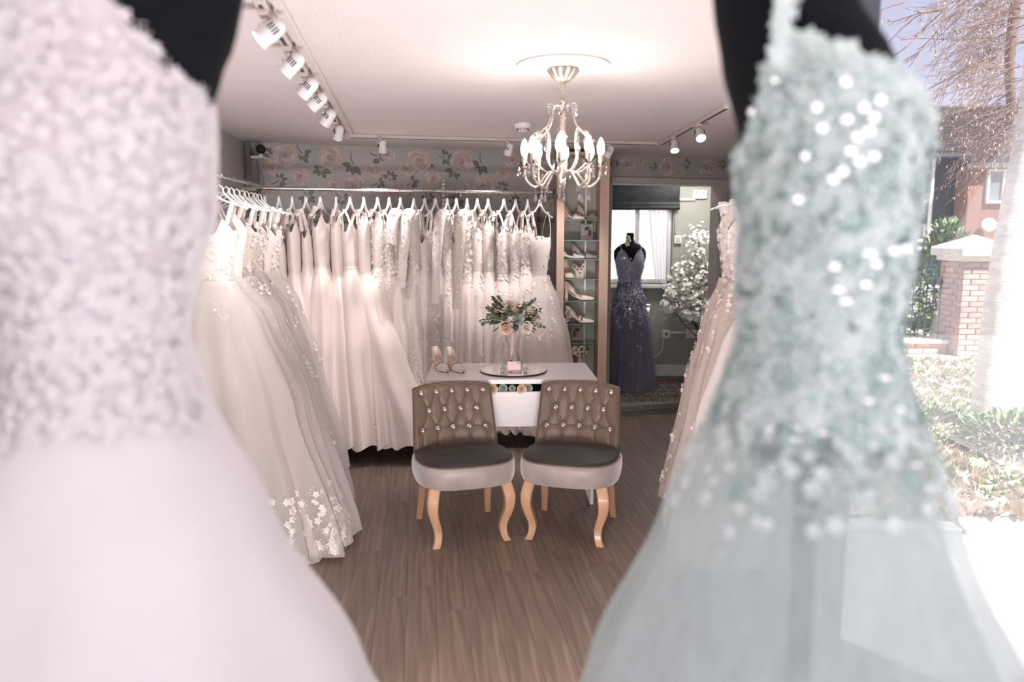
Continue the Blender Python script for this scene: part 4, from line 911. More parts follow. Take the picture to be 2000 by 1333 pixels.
for k in range(8):
    a = 2*PI*k/8+math.radians(-98); ca, sa = math.cos(a), math.sin(a); W = lambda r, z: (r*ca, r*sa, z)
    arm = MB().tube(bez([W(.014, zh), W(.05, zh+.004), W(.075, zh-.022), W(.105, zy(365)), W(RA-.008, zy(352)), W(RA, zy(330))], 5), .0042, 8)
    arm = arm.build('arm', ant, ch)
    zb_ = zy(328)
    mb = MB()
    for j in range(6):
        b = 2*PI*j/6+a
        mb.surf(4, 3, lambda i, jj: Vector(W(RA, 0))+Vector((math.cos(b+(jj-.5)*.9*(1-i*.75))*(.004+.025*i), math.sin(b+(jj-.5)*.9*(1-i*.75))*(.004+.025*i), zb_+.006+.016*i*i)))
    mb.build('leaf_cup', dk, ch)
    MB().lathe([(.006, zb_), (.0095, zb_+.003), (.0095, zb_+.048), (0, zb_+.05)], 12, c=W(RA, 0)).build('candle_sleeve', slv, ch)
    zt_ = zb_+.050
    MB().lathe([(.0088, zt_), (.0135, zt_+.012), (.0145, zt_+.022), (.0125, zt_+.038), (.007, zt_+.054), (0, zt_+.064)], 14, c=W(RA, 0)).build('bulb', bulb_m, ch)
    for j, (dr, da, z) in enumerate(((.022, 0, zb_-.010), (0, .14, zb_-.012), (0, -.14, zb_-.012))):
        b = a+da; drop(ch, ((RA+dr)*math.cos(b), (RA+dr)*math.sin(b), z))
    drop(ch, W(.105, zy(365)-.030), 1.15)
    if k % 2 == 0: drop(ch, W(.06, zh-.05), 1.0)
for k in range(6):
    a = 2*PI*k/6+.35; ca, sa = math.cos(a), math.sin(a); W = lambda r, z: (r*ca, r*sa, z)
    MB().tube(bez([W(.004, zc-.012), W(.026, zc+.002), W(.046, zy(212)), W(.050, zy(228)), W(.062, zy(245)), W(.092, zy(260)), W(.118, zy(272)), W(.130, zy(292)), W(.118, zy(318)), W(.07, zy(336)), W(.028, zh+.002)], 4), .0026, 7).build('frame_scroll', ant, ch)
    MB().tube(bez([W(.092, zy(260)), W(.075, zy(252)), W(.062, zy(262)), W(.060, zy(285)), W(.066, zy(310)), W(.046, zy(330)), W(.022, zh)], 4), .0023, 7).build('inner_scroll', ant, ch)
    mb = MB(); leaf3(mb, W(.092, zy(258)), (ca, sa, -.3), .035, .018); mb.build('scroll_leaf', ant, ch)
    mb = MB(); leaf3(mb, W(.044, zy(206)), (ca, sa, .2), .020, .012); mb.build('scroll_leaf', ant, ch)
    drop(ch, W(.060, zy(214)), 1.15); drop(ch, W(.108, zy(272)), 1.2); drop(ch, W(.135, zy(285)), 1.0); drop(ch, W(.070, zy(282)), 1.1)
    drop(ch, W(.020, zy(208)), 1.0)
p = on_z(1021, 240, CZ)
sd = thing('smoke_detector', 'round white smoke detector on the ceiling left of the chandelier', 'smoke detector', (p.x, p.y, CZ-.001))
MB().lathe([(0, 0), (.048, 0), (.052, -.004), (.052, -.022), (.046, -.030), (.036, -.033), (0, -.033)], 36).build('housing', plastic_w, sd)
MB().lathe([(.034, -.033), (.030, -.046), (.024, -.050), (0, -.050)], 24).build('sensor_cap', plastic_w, sd)
mb = MB()
for k in range(22): a = 2*PI*k/22; mb.box((.0345*math.cos(a), .0345*math.sin(a), -.038), (.003, .003, .012), M=None)
stuff(mb.build('vent_slot', char_m, sd, smooth=False))
# track lights
adp = mat('pinkish_adapter', (.60, .49, .45), .5, var=(20, .05)); lens_m = mat('lamp_lens', (1, .97, .95), .2, emit=5)
head_me = MB().lathe([(0, .062), (.014, .061), (.026, .054), (.033, .040), (.035, .02), (.0365, -.045), (.039, -.052), (.036, -.052), (.033, -.045), (.030, -.02), (0, -.018)], 28).mesh('lamp_head', plastic_w)
slot_mb = MB()
for s_ in (0, 1, 2, 3):
    for sg in (-1, 1):
        for ax in (1,):
            v = (-.018+.012*s_, sg*.0345, .012) if ax == 0 else (sg*.0345, -.018+.012*s_, .012)
            slot_mb.box(v, (.004, .006, .034) if ax == 0 else (.004, .0045, .030), b=.001)
slot_me = slot_mb.mesh('vent_slot', char_m); lens_me = MB().lathe([(0, -.040), (.031, -.040), (.031, -.043), (0, -.044)], 20).mesh('lens', lens_m)
def track(name, label, a, b, twin=0):
    t = thing(name, label, 'light track', (a.x, a.y, CZ-.001)); d = b-a
    ang = math.atan2(d.y, d.x); L = d.to_2d().length
    o = MB().box((L/2, 0, -.011), (L, .034, .022), b=.002).build('rail', mat('cream_track', (.62, .54, .50), .5, var=(10, .03)), t); o.rotation_euler.z = ang
    o = MB().box((L/2, 0, -.0225), (L-.02, .012, .003)).build('channel', char_m, t, smooth=False); o.rotation_euler.z = ang
    if twin: o = MB().box((L/2, -.045, -.008), (L, .03, .016), b=.002).build('cable_trunking', mat('trunking', (.66, .60, .575), .5, var=(10, .02)), t); o.rotation_euler.z = ang
    return t
def spot(label, pos, aim, lit=1, group=None, power=9):
    t = thing('spotlight', label, 'spotlight', (pos.x, pos.y, CZ-.024), 0, group)
    MB().box((0, 0, -.006), (.030, .075, .014), b=.002).build('adapter', adp, t).rotation_euler.z = .1
    MB().tube([(0, 0, -.012), (0, 0, -.03)], .005, 8).tube([(-.012, -.006, -.056), (-.018, 0, -.040), (-.015, 0, -.03), (.015, 0, -.03), (.044, 0, -.040), (.044, -.006, -.056)], .0032, 6).build('bracket', chrome, t)
    c = Vector((.016, -.006, -.056)); d = (Vector(aim)-(Vector((pos.x, pos.y, CZ-.024))+c)).normalized()
    e = (-d).to_track_quat('Z', 'Y').to_euler()
    h = link('lamp_head', head_me, t, c, e, .76); link('vent_slot', slot_me, h)['kind'] = 'stuff'
    if lit:
        link('lens', lens_me, h)
        ld = bpy.data.lights.new('spot', 'SPOT'); ld.energy = power; ld.spot_size = math.radians(85); ld.spot_blend = .7; ld.shadow_soft_size = .03; ld.color = (1, .935, .92)
        lo = bpy.data.objects.new('lamp', ld); C.objects.link(lo); lo.parent = t; lo.location = c+d*.055; lo.rotation_euler = d.to_track_quat('-Z', 'Y').to_euler()
    return t
ta, tb_ = on_z(505, -10, CZ), on_z(672, 257, CZ)
track('track_rail', 'cream light track running along the left side of the ceiling', ta, tb_, 1)
tc1, tc2 = on_z(682, 262, CZ), on_z(1284, 277, CZ)
track('track_rail', 'cream light track across the ceiling before the floral wall', tc1, tc2)
td = on_z(1420, 203, CZ); track('track_rail', 'dark slotted light track at the right end of the ceiling', tc2+Vector((.03, 0, 0)), td)
def on_seg_depth(a, b, px, dz=.0):   # point on the track seen at column px
    best = None
    for i in range(401):
        p = lerp(a, b, i/400); r = p-Vector((0, 0, CH)); zc_ = r.y*math.cos(TILT)-(CZ-dz-CH)*math.sin(TILT); x = 1000+FPX*r.x/zc_
        if best is None or abs(x-px) < best[0]: best = (abs(x-px), p)
    return best[1]
gS = 'white spotlights on the ceiling track'
for k, (px, aim, lab) in enumerate(((515, (-1.75, 1.9, 1.25), 'large white spotlight nearest the window, first on the left track'), (561, (-1.75, 2.8, 1.25), 'second white spotlight from the window on the left track'),
        (594, (-1.75, 3.4, 1.25), 'third white spotlight from the window on the left track'), (613, (-1.75, 3.5, 1.4), 'fourth white spotlight from the window on the left track, its lens showing'),
        (635, (-1.75, 4.4, 1.2), 'fifth white spotlight from the window on the left track'), (656, (-1.5, 5.5, 1.1), 'white spotlight at the back corner end of the left track'))):
    spot(lab, on_seg_depth(ta, tb_, px), aim, 1, gS)
for px, aim, lab in ((742, (-.95, 5.5, .9), 'white spotlight at left of the track before the floral wall'), (989, (-.4, 5.65, 1.0), 'white spotlight just left of the chandelier on the back track'), (1185, (.1, 5.85, .9), 'white spotlight hidden behind the right of the chandelier')):
    spot(lab, on_seg_depth(tc1, tc2, px), aim, 1, gS, 15)
for px, aim, lab in ((1313, (1.0, 4.3, .7), 'white spotlight near the corner of the right hand track'), (1362, (1.15, 3.2, .8), 'white spotlight tilted left on the right hand track')):
    spot(lab, on_seg_depth(tc2, td, px), aim, 1, gS)
# security camera in the corner
p = on_wall(505, 300, WL, WN)
cm = thing('security_camera', 'small black security camera on a white bracket in the left corner', 'camera', (p.x, p.y, 0))
pc = on_y(509, 291, p.y-.18)-Vector((p.x, p.y, 0))
d = Vector((.35, -.9, -.15)).normalized(); M_ = T(pc) @ rotto(d)
MB().lathe([(0, -.06), (.022, -.058), (.028, -.045), (.030, .03), (.032, .045), (.028, .048), (.024, .040), (0, .040)], 24, M=M_).build('housing', mat('camera_black', (.010, .011, .013), .75, var=(20, .1)), cm)
MB().lathe([(0, .042), (.010, .042), (.012, .040)], 16, M=M_).build('lens', MATS['camera_black'], cm)
z_ = pc.z-.055
MB().box((pc.x-.03, pc.y+.08, z_), (.09, .17, .018), b=.003).box((pc.x+.0, pc.y, z_+.018), (.02, .02, .05), b=.003).build('bracket', plastic_w, cm)
p0 = WL+Vector((.05, -.10, 0)); tr = MB().box((.0, 0, 2.02), (.03, .05, .38), b=.003).build('conduit', mat('grey_conduit', (.20, .19, .18), .5, var=(10, .1))); tr.location = (p0.x-.0, p0.y, 0); tag(tr, 'grey vertical conduit in the left back corner by the camera', 'conduit')

# ------------------------------------------------------------------ back room contents
bl = mat('charcoal_damask', (.006, .007, .009), .6, var=(16, .5, (.022, .024, .028)), sheen=.0, bump=(30, .2))
bz = MB(); b0, b1 = WX0-.16, 1.695
bd = thing('roman_blind', 'black damask roman blind folded above the back window', 'blind', ((b0+b1)/2, BY-.035, 0))
for k, (za, zb2) in enumerate(((1.865, 2.09), (1.83, 1.89), (1.805, 1.85))):
    MB().surf(12, 3, lambda i, j: Vector(((j-.5)*(b1-b0), -.012*k-.012*math.sin(i*PI), lerp(zb2, za, i)))).surf(2, 3, lambda i, j: Vector(((j-.5)*(b1-b0), .02, lerp(zb2, za, i)))).build('fold', bl, bd)
MB().surf(10, 8, lambda i, j: Vector((-.39+.0*i+(.09-.075*i**1.5)*j, -.06+.012*math.sin(j*9), 1.87-.42*i))).build('drape', bl, bd)
cur = sheer('white_voile', (.93, .90, .94), .50, var=(4, .10, (14, 1, .2)))
cu = thing('sheer_curtain', 'sheer white voile curtain across the back room window', 'curtain', (1.29, BY-.02, 0))
MB().surf(10, 90, lambda i, j: Vector(((j-.5)*.66+.02*math.sin(3*j+i), .016*math.sin(j*60+i*1.5)*(.6+.5*i), lerp(1.93, 1.075, i)))).build('panel', cur, cu)
MB().surf(10, 30, lambda i, j: Vector((.08+.22*j+.10*i*(1-j)-.0*i, -.02+.012*math.sin(j*30), lerp(1.86, 1.075+.02*math.sin(j*7), i**.8)))).build('swag', cur, cu)
# lavender gown on a black tailor's form
def mannequin(name, label, pos, rz, keys, neck, m, stand=None):
    t = thing(name, label, 'mannequin', pos, rz)
    f = make_shape(keys, 3, 2, 0.0, 0, 1)
    zt0, zb0 = keys[0][0], keys[-1][0]
    MB().surf(40, 40, lambda i, j: (lambda z: Vector((lambda k, a: (k[2]+k[0]*math.cos(a), k[3]+k[1]*math.sin(a), z))(interp(keys, z), 2*PI*j)))(lerp(zt0, zb0, i)), cv=True, cap=True).build('torso', m, t)
    if stand: MB().lathe(stand, 24).build('stand', char_m, t)
    return t
mz = SF; mp = on_y(1229, 700, 7.22); zz = lambda py: on_y(1225, py, 7.22).z
lk = [(zz(455), .028, .026, 0, 0), (zz(457), .036, .034, 0, 0), (zz(468), .034, .032, 0, 0), (zz(474), .045, .035, 0, 0), (zz(480), .100, .05, 0, 0), (zz(486), .135, .06, 0, 0), (zz(492), .150, .062, 0, 0), (zz(503), .150, .07, 0, 0), (zz(520), .128, .085, 0, -.01), (zz(545), .098, .07, 0, 0), (zz(580), .13, .09, 0, 0)]
mn = mannequin('mannequin', 'black tailor mannequin wearing the lavender gown in the back room', (mp.x-.015, 7.22, 0), 0, [(z, a, b, c, d) for z, a, b, c, d in lk], 0, black_m, [(.14, SF), (.14, SF+.01), (.012, SF+.03), (.012, 1.1)])
lav = mat('lavender_lace', (.27, .26, .40), .55, var=(60, .3, (.34, .33, .48)), bump=(120, .5), sheen=.3)
lavt = mat('lavender_underskirt', (.20, .195, .29), .7, var=(8, .2), stretch=(3, 3, .2)); lavn = sheer('lavender_tulle', (.30, .295, .39), .5, var=(6, .1, (3, 3, .1))); lava = mat('lavender_applique', (.46, .45, .62), .5, var=(40, .15), bump=(100, .2))
lg = thing('lavender_gown', 'lavender lace and tulle ball gown on the black back room mannequin', 'dress', (mp.x-.015, 7.22, 0))
kg = [(zz(488), .132, .075, 0, 0), (zz(505), .136, .092, 0, -.005), (zz(520), .130, .096, 0, -.008), (zz(548), .103, .075, 0, 0), (zz(560), .108, .08, 0, 0), (zz(590), .150, .13, 0, 0), (.70, .185, .18, .005, 0), (SF+.01, .245, .24, .015, 0)]
fg = make_shape(kg, 19, 11, .05, zz(560), 5); fg2 = make_shape([(z, a*1.07, b*1.07, c, d) for z, a, b, c, d in kg], 23, 13, .06, zz(560), 6)
def rimg(th):
    c, s_ = math.cos(th), -math.sin(th)   # front is -y
    return zz(496)+(.045*math.exp(-((abs(c)-.62)/.25)**2)-.075*math.exp(-(c/.22)**2) if s_ > 0 else -.03)
MB().surf(20, 72, lambda i, j: fg(2*PI*j, lerp(rimg(2*PI*j), zz(552), i))+Vector((0, -.018*math.exp(-((lerp(rimg(2*PI*j), zz(552), i)-zz(512))/.04)**2)*max(0, -math.sin(2*PI*j))*abs(math.cos(2*PI*j)), 0)), cv=True).build('bodice', lav, lg)
MB().surf(30, 110, lambda i, j: fg(2*PI*j, lerp(zz(550), SF+.008, i)), cv=True).build('underskirt', lavt, lg)
MB().surf(30, 110, lambda i, j: fg2(2*PI*j, lerp(zz(550), SF+.012, i)), cv=True).build('tulle_skirt', lavn, lg)
for sx in (-1, 1): MB().tube(bez([(sx*.083, -.085, zz(493)), (sx*.095, -.06, zz(483)), (sx*.088, .0, zz(477)), (sx*.08, .06, zz(484))], 5), .004, 6).build('strap', lava, lg)
qq = random.Random(8)
applique(fg, qq, 420, lambda r_: lerp(zz(556), zz(500), r_.random()), r=(.006, .012), m=lava, parent=lg, name='lace_applique', trail=2)
applique(fg2, qq, 520, lambda r_: zz(552)-abs(r_.gauss(0, .22)), r=(.007, .014), m=lava, parent=lg, name='floral_trail', trail=6, thf=lambda r_: -PI/2+r_.gauss(0, .7))
o = thing('white_flower_corsage', 'white flower pinned on the neck of the black mannequin', 'flower', (mp.x-.045, 7.22-.055, zz(467)))
for k in range(4): link('petal_cluster', RM['cream'], o, (.014*math.sin(k*2), -.006, -.020*k+.012), (1.3, 0, k), .02)
for sx, px, py in ((0, 1219, 505), (1, 1228, 604)):
    g2 = link('crystal_brooch', bt, lg, (on_y(px, py, 7.1).x-(mp.x-.015), -.105-.06*sx, on_y(px, py, 7.1).z), (PI/2, 0, 0), 1.3)
# radiator, sockets, trunking
rd = thing('radiator', 'white panel radiator on the back wall behind the lavender gown', 'radiator', (1.19, BY-.07, 0))
zr0, zr1 = .40, on_y(1270, 595, BY).z
MB().box((0, 0, (zr0+zr1)/2), (.44, .03, zr1-zr0), b=.008).build('panel', white_paint, rd)
for k in range(11): MB().box((-.19+k*.038, -.018, (zr0+zr1)/2), (.018, .012, zr1-zr0-.06), b=.005).build('fin', white_paint, rd)
MB().box((0, .0, zr1+.004), (.45, .055, .01), b=.002).build('top_grille', white_paint, rd)
MB().tube([(.20, -.01, zr0-.02), (.20, -.01, zr0-.09), (.20, .0, SF)], .008, 8).lathe([(.014, 0), (.014, .05), (.008, .06)], 12, c=(.20, -.01, zr0-.06)).build('valve_pipe', chrome, rd)
def plate(name, lab, px, py, w_, h_, cat, kind=0, M_=None):
    p = on_y(px, py, BY-.02); t = thing(name, lab, cat, (p.x, BY-.001, p.z))
    MB().box((0, -.014, 0), (w_, .026, h_), b=.004).build('plate', plastic_w, t)
    mb = MB()
    if kind == 1:
        for sx in (-1, 1):
            for dx, dz, a, b in ((0, .018, .008, .014), (-.011, -.006, .012, .006), (.011, -.006, .012, .006)): mb.box((sx*w_*.25+dx, -.0275, dz), (a, .002, b))
        stuff(mb.build('socket_hole', char_m, t, smooth=False))
        for sx in (-1, 1): MB().box((sx*.012, -.029, h_*.3), (.012, .006, .018), b=.002).build('switch', plastic_w, t)
    elif kind == 2: MB().box((0, -.029, 0), (.022, .006, .030), b=.002).build('switch', mat('red_switch', (.25, .05, .05), .4, var=(20, .1)), t)
    elif kind == 3: MB().box((0, -.030, 0), (w_*.5, .006, h_*.5), b=.002).build('dial', mat('cream_plastic', (.62, .52, .48), .5, var=(20, .03)), t)
plate('double_socket', 'white double power socket low on the back room wall', 1353, 653, .145, .085, 'socket', 1)
plate('fused_spur', 'white fused switch low on the back room wall left of socket', 1301, 653, .082, .085, 'socket', 2)
plate('thermostat', 'square white thermostat right of the back room window', 1324, 468, .075, .085, 'thermostat', 3)
plate('upper_socket', 'white double socket high on the back room wall near doorway top', 1367, 380, .145, .085, 'socket', 1)
def strip(name, lab, a, b, r=.012, cat='trunking', m=None, tube=0):
    A = on_y(a[0], a[1], BY-.02); B = on_y(b[0], b[1], BY-.02); A.y = B.y = BY-.012
    o = MB().box((0, 0, 0), ((B-A).length if abs(B.x-A.x) > abs(B.z-A.z) else .022, .018, .022 if abs(B.x-A.x) > abs(B.z-A.z) else (B-A).length), b=.003).build(name, m or plastic_w)
    o.location = (A+B)/2; tag(o, lab, cat)
strip('cable_trunking', 'white horizontal trunking joining the low switch and socket', (1309, 650), (1338, 650))
strip('cable_trunking', 'white horizontal trunking below the high socket', (1328, 390), (1358, 390))
strip('cable_trunking', 'thin vertical trunking above the thermostat', (1321, 360), (1321, 458), m=sage)
A = [on_y(x, y, BY-.03) for x, y in ((1295, 663), (1294, 680), (1287, 692), (1275, 699), (1266, 697))]
tag(MB().tube(bez([tuple(a) for a in A], 6), .006, 8).build('cable', plastic_w), 'white cable looping down from the low fused switch', 'cable')
# rug
rg = mat('mauve_shag', (.20, .15, .135), .95, var=(14, .35), bump=(60, 1, .02), sheen=.4)
rug = thing('shag_rug', 'mauve grey shaggy rug on the back room floor', 'rug', (1.25, 7.1, SF))
ru0 = [on_z(1165, 752, SF+.02), on_z(1345, 797, SF+.02)]
rz_ = .17; rux, ruw, ruy0, ruy1 = 1.30, 1.25, 6.60, 7.78
bez_ = lambda i, j: Vector((0, 0, 0))
MB().surf(34, 40, lambda i, j: Vector(((j-.5)*ruw, -.45+.95*i+.16*(j-.5), .014+.007*math.sin(40*i+31*j*2)*math.sin(57*j+9*i)+.004*math.sin(90*i)*math.sin(80*j)-(.012 if i in (0, 1) or j in (0, 1) else 0)))).build('base', rg, rug)
mb = MB(); q = random.Random(3)
for k in range(9000):
    x, y = q.uniform(-.62, .62), q.random()*.95-.45; y += .16*(x/ruw); a = q.random()*6.28; l = q.uniform(.010, .022)
    mb.add([(x-.003, y, .012), (x+.003, y, .012), (x+l*.7*math.cos(a), y+l*.7*math.sin(a), .012+l)], [(0, 1, 2)])
pl = mb.build('pile', rg, rug, smooth=False); pl['kind'] = 'stuff'
# blossom tree in a pot
bp = on_z(1368, 728, SF); bt_ = thing('blossom_tree', 'artificial white blossom tree in a pale pot in the back room corner', 'plant', (bp.x+.02, 7.62, SF))
MB().lathe([(0, 0), (.075, 0), (.105, .19), (.112, .19), (.112, .21), (.098, .21), (.094, .17), (0, .17)], 28).build('pot', mat('pale_pot', (.60, .58, .55), .5, var=(8, .03)), bt_)
bark = mat('dark_bark', (.05, .042, .035), .9, var=(30, .3), bump=(60, .5))
petal = mat('white_petal', (.86, .84, .79), .7, var=(30, .08)); q = random.Random(21)
B0 = Vector((bp.x+.02, 7.62, SF)); tips = []
mb = MB()
for px, py, dy in ((1362, 462, 0), (1352, 478, 0), (1392, 470, .05), (1365, 500, -.02), (1345, 520, 0), (1322, 545, -.05), (1312, 575, -.08), (1305, 598, -.1), (1340, 560, -.1), (1370, 545, -.1), (1390, 520, -.05), (1385, 575, -.05), (1365, 600, -.12), (1345, 612, -.15), (1335, 590, -.05), (1360, 618, -.15), (1395, 600, 0), (1355, 530, .05), (1410, 540, 0), (1415, 580, 0), (1330, 530, .05), (1350, 585, -.12)):
    e = on_y(px, py, 7.62+dy)-B0; tips.append(e)
    mb.tube(bez([(0, 0, .15), (e.x*.1, e.y*.2, .35), (e.x*.45, e.y*.6, max(.42, e.z*.62)), tuple(e)], 5), [lerp(.011, .003, i/15) for i in range(16)], 6)
mb.build('branch', bark, bt_)
fl = MB(); lv = MB()
for e in tips:
    for k in range(62):
        o_ = Vector((q.gauss(0, .042), q.gauss(0, .042), q.gauss(0, .048))); n = (o_+Vector((0, -.03, .02))).normalized(); c = e+o_; r_ = q.uniform(.017, .027); M = T(c) @ rotto(n, q.random()*6)
        for j in range(5):
            a = 2*PI*j/5; ca, sa = math.cos(a), math.sin(a)
            fl.add([(0, 0, 0), (r_*.6*ca+r_*.42*sa, r_*.6*sa-r_*.42*ca, r_*.2), (r_*ca, r_*sa, r_*.3), (r_*.6*ca-r_*.42*sa, r_*.6*sa+r_*.42*ca, r_*.2)], [(0, 1, 2, 3)], None, M)
    for k in range(9): leaf3(lv, e+Vector((q.gauss(0, .05), q.gauss(0, .05), q.gauss(0, .05))), (q.uniform(-1, 1), q.uniform(-1, .3), q.uniform(-.6, .8)), .045, .02)
stuff(fl.build('blossom', petal, bt_, smooth=False)); stuff(lv.build('leaf', lyel, bt_, smooth=False))

# ------------------------------------------------------------------ foreground gowns on mannequins
FY = .95
def XZ(px, py, Y=FY): p = on_y(px, py, Y); return p.x, p.z
# left
lx = -.515
kL = [(2.06, .050, .055, .02, 0), (2.045, .058, .060, .02, 0), (1.99, .055, .058, .02, 0), (1.965, .075, .06, .02, 0), (1.94, .15, .075, .01, 0), (1.91, .188, .088, 0, 0), (1.86, .200, .095, 0, 0), (1.80, .190, .10, 0, -.01), (1.76, .172, .105, 0, -.015), (1.70, .148, .11, 0, -.015), (1.60, .140, .11, 0, -.015), (1.47, .095, .09, 0, 0), (1.30, .14, .12, 0, 0)]
st_ = [(.17, .36), (.17, .372), (.016, .39), (.016, 1.32)]
mannequin('mannequin', 'black mannequin wearing the blurred ivory gown at the window', (lx, FY, 0), 0, kL, 0, black_m, st_)
fgw = thing('bridal_gown', 'large blurred ivory lace bridal gown filling the left side by the window', 'dress', (lx, FY, 0))
iv = mat('window_gown_lace', (.87, .80, .82), .7, var=(16, .05, (.89, .84, .87)), bump=(60, .5), sheen=.2)
ivs = mat('window_gown_skirt', (.89, .84, .86), .75, var=(5, .03), bump=(8, .1), sheen=.2)
kD = [(1.86, .150, .108, 0, -.005), (1.78, .157, .120, 0, -.012), (1.70, .160, .130, 0, -.018), (1.60, .155, .130, 0, -.018), (1.52, .122, .112, 0, 0), (1.45, .108, .100, 0, 0), (1.38, .122, .112, 0, 0), (1.2, .200, .18, 0, 0), (.979, .310, .27, 0, 0), (.7, .43, .36, 0, 0), (.39, .53, .44, 0, .02)]
fD = make_shape(kD, 11, 6, .055, 1.3, 61)
def rimL(th):
    c = math.cos(th); u = max(0, (c-.55)/.45) if c > 0 else max(0, (-c-.25)/.75)
    z = 1.855-(.135*u**1.15 if c > 0 else .10*u)+.004*math.sin(19*th); return 1.572+(z-1.572)*(1-.14*abs(math.sin(th))*(math.sin(th) < 0))
MB().surf(40, 120, lambda i, j: fD(2*PI*j, lerp(rimL(2*PI*j), 1.43, i)), cv=True).build('bodice', iv, fgw)
MB().surf(50, 150, lambda i, j: fD(2*PI*j, lerp(1.435, .385, i)), cv=True).build('skirt', ivs, fgw)
qq = random.Random(9)
applique(fD, qq, 2600, lambda r_: lerp(1.36, 1.82, r_.random()) , r=(.006, .012), m=mat('window_gown_flower', (.89, .84, .865), .6, var=(30, .04)), parent=fgw, thf=lambda r_: -PI/2+r_.uniform(-1.5, 1.5), trail=3, zmax=rimL)
rb_ = [o_ for o_ in fgw.children if o_.name.startswith('lace_applique')]
# right: pale green gown seen in profile
rx = .379
kR = [(2.06, .05, .055, -.06, 0), (1.985, .05, .055, -.06, 0), (1.96, .06, .06, -.06, 0), (1.93, .074, .06, -.066, 0), (1.88, .080, .07, -.066, 0), (1.84, .080, .08, -.060, 0), (1.77, .096, .10, -.030, 0), (1.69, .102, .11, .0, 0), (1.60, .085, .10, .0, 0), (1.47, .070, .08, 0, 0), (1.3, .09, .10, 0, 0)]
mannequin('mannequin', 'black mannequin wearing the pale green gown at the window', (rx, FY, 0), 0, kR, 0, black_m, st_)
mint = mat('mint_mesh', (.45, .61, .57), .65, var=(18, .25, (.64, .77, .75)), bump=(50, .5), sheen=.2)
mnt = sheer('mint_tulle', (.74, .84, .83), .50, var=(3, .10, (9, 9, .25)))
mnt2 = sheer('mint_tulle_inner', (.80, .87, .88), .42, var=(3, .08, (7, 7, .25)))
mapp = mat('mint_petal', (.68, .81, .78), .5, var=(30, .1, (.84, .91, .92)), sheen=.2); mdk = mat('teal_leaf_applique', (.32, .48, .45), .6, var=(30, .2))
seq = mat('sequin', (.97, .98, 1.0), .18, metal=1, bump=(60, .3))
mgw = thing('mint_gown', 'blurred mint green tulle gown with petal applique and sequins at right by the window', 'dress', (rx, FY, 0))
kM = [(1.80, .088, .13, -.035, 0), (1.76, .096, .135, -.022, 0), (1.69, .100, .125, -.002, 0), (1.62, .100, .12, .0, 0), (1.55, .095, .11, .0, 0), (1.50, .093, .105, 0, 0), (1.45, .090, .10, 0, 0), (1.40, .100, .11, 0, 0), (1.22, .178, .175, 0, 0), (.979, .282, .26, 0, 0), (.7, .40, .36, .02, 0), (.385, .52, .44, .04, .02)]
fM = make_shape(kM, 13, 7, .06, 1.3, 71); fM2 = make_shape([(z, a*.86, b*.86, c, d) for z, a, b, c, d in kM], 11, 6, .09, 1.3, 72)
def rimM(th):   # rises from the armhole (left) to the strap, then falls to the bust (right)
    c = math.cos(th); K = ((-1, 1.66), (-.78, 1.765), (-.6, 1.785), (-.3, 1.775), (.1, 1.757), (.5, 1.73), (.85, 1.695), (1, 1.65))
    for (c0, z0), (c1, z1) in zip(K, K[1:]):
        if c <= c1+1e-6: return 1.572+(lerp(z0, z1, (c-c0)/(c1-c0))-1.572)*(1-.14*abs(math.sin(th)))+.004*math.sin(17*th)
    return 1.675
MB().surf(44, 130, lambda i, j: fM(2*PI*j, lerp(rimM(2*PI*j), 1.42, i))+Vector((0, 0, 0)), cv=True).build('bodice', mint, mgw)
MB().surf(50, 170, lambda i, j: fM(2*PI*j, lerp(1.425, .385, i)), cv=True).build('tulle_skirt', mnt, mgw)
MB().surf(44, 140, lambda i, j: fM2(2*PI*j, lerp(1.42, .40, i)), cv=True).build('inner_skirt', mnt2, mgw)
for sgn in (-1, 1): MB().tube(bez([(-.088, sgn*.095, 1.735), (-.094, sgn*.105, 1.77), (-.097, sgn*.10, 1.84), (-.095, sgn*.07, 1.915), (-.085, 0, 1.94)], 6), .008, 8, flat=.5).build('strap', mapp, mgw)
qq = random.Random(10)
front = lambda r_: -PI/2+r_.uniform(-1.7, 1.7)
def addp(n, name, m, zf, r, k=.5, thf=front, trail=2, out=.006): return applique(fM, qq, n, zf, r=r, m=m, parent=mgw, name=name, thf=thf, trail=trail, out=out, mixk=k, zmax=rimM)
addp(2600, 'petal_applique', mapp, lambda r_: lerp(1.38, 1.745, r_.random()), (.006, .013))
addp(1100, 'leaf_applique', mdk, lambda r_: lerp(1.38, 1.74, r_.random()), (.007, .014), .2)
addp(900, 'skirt_applique', mapp, lambda r_: 1.44-abs(r_.gauss(0, .06)), (.006, .013), .4, trail=4)
addp(420, 'skirt_leaf', mdk, lambda r_: 1.44-abs(r_.gauss(0, .05)), (.007, .015), .2, trail=4)
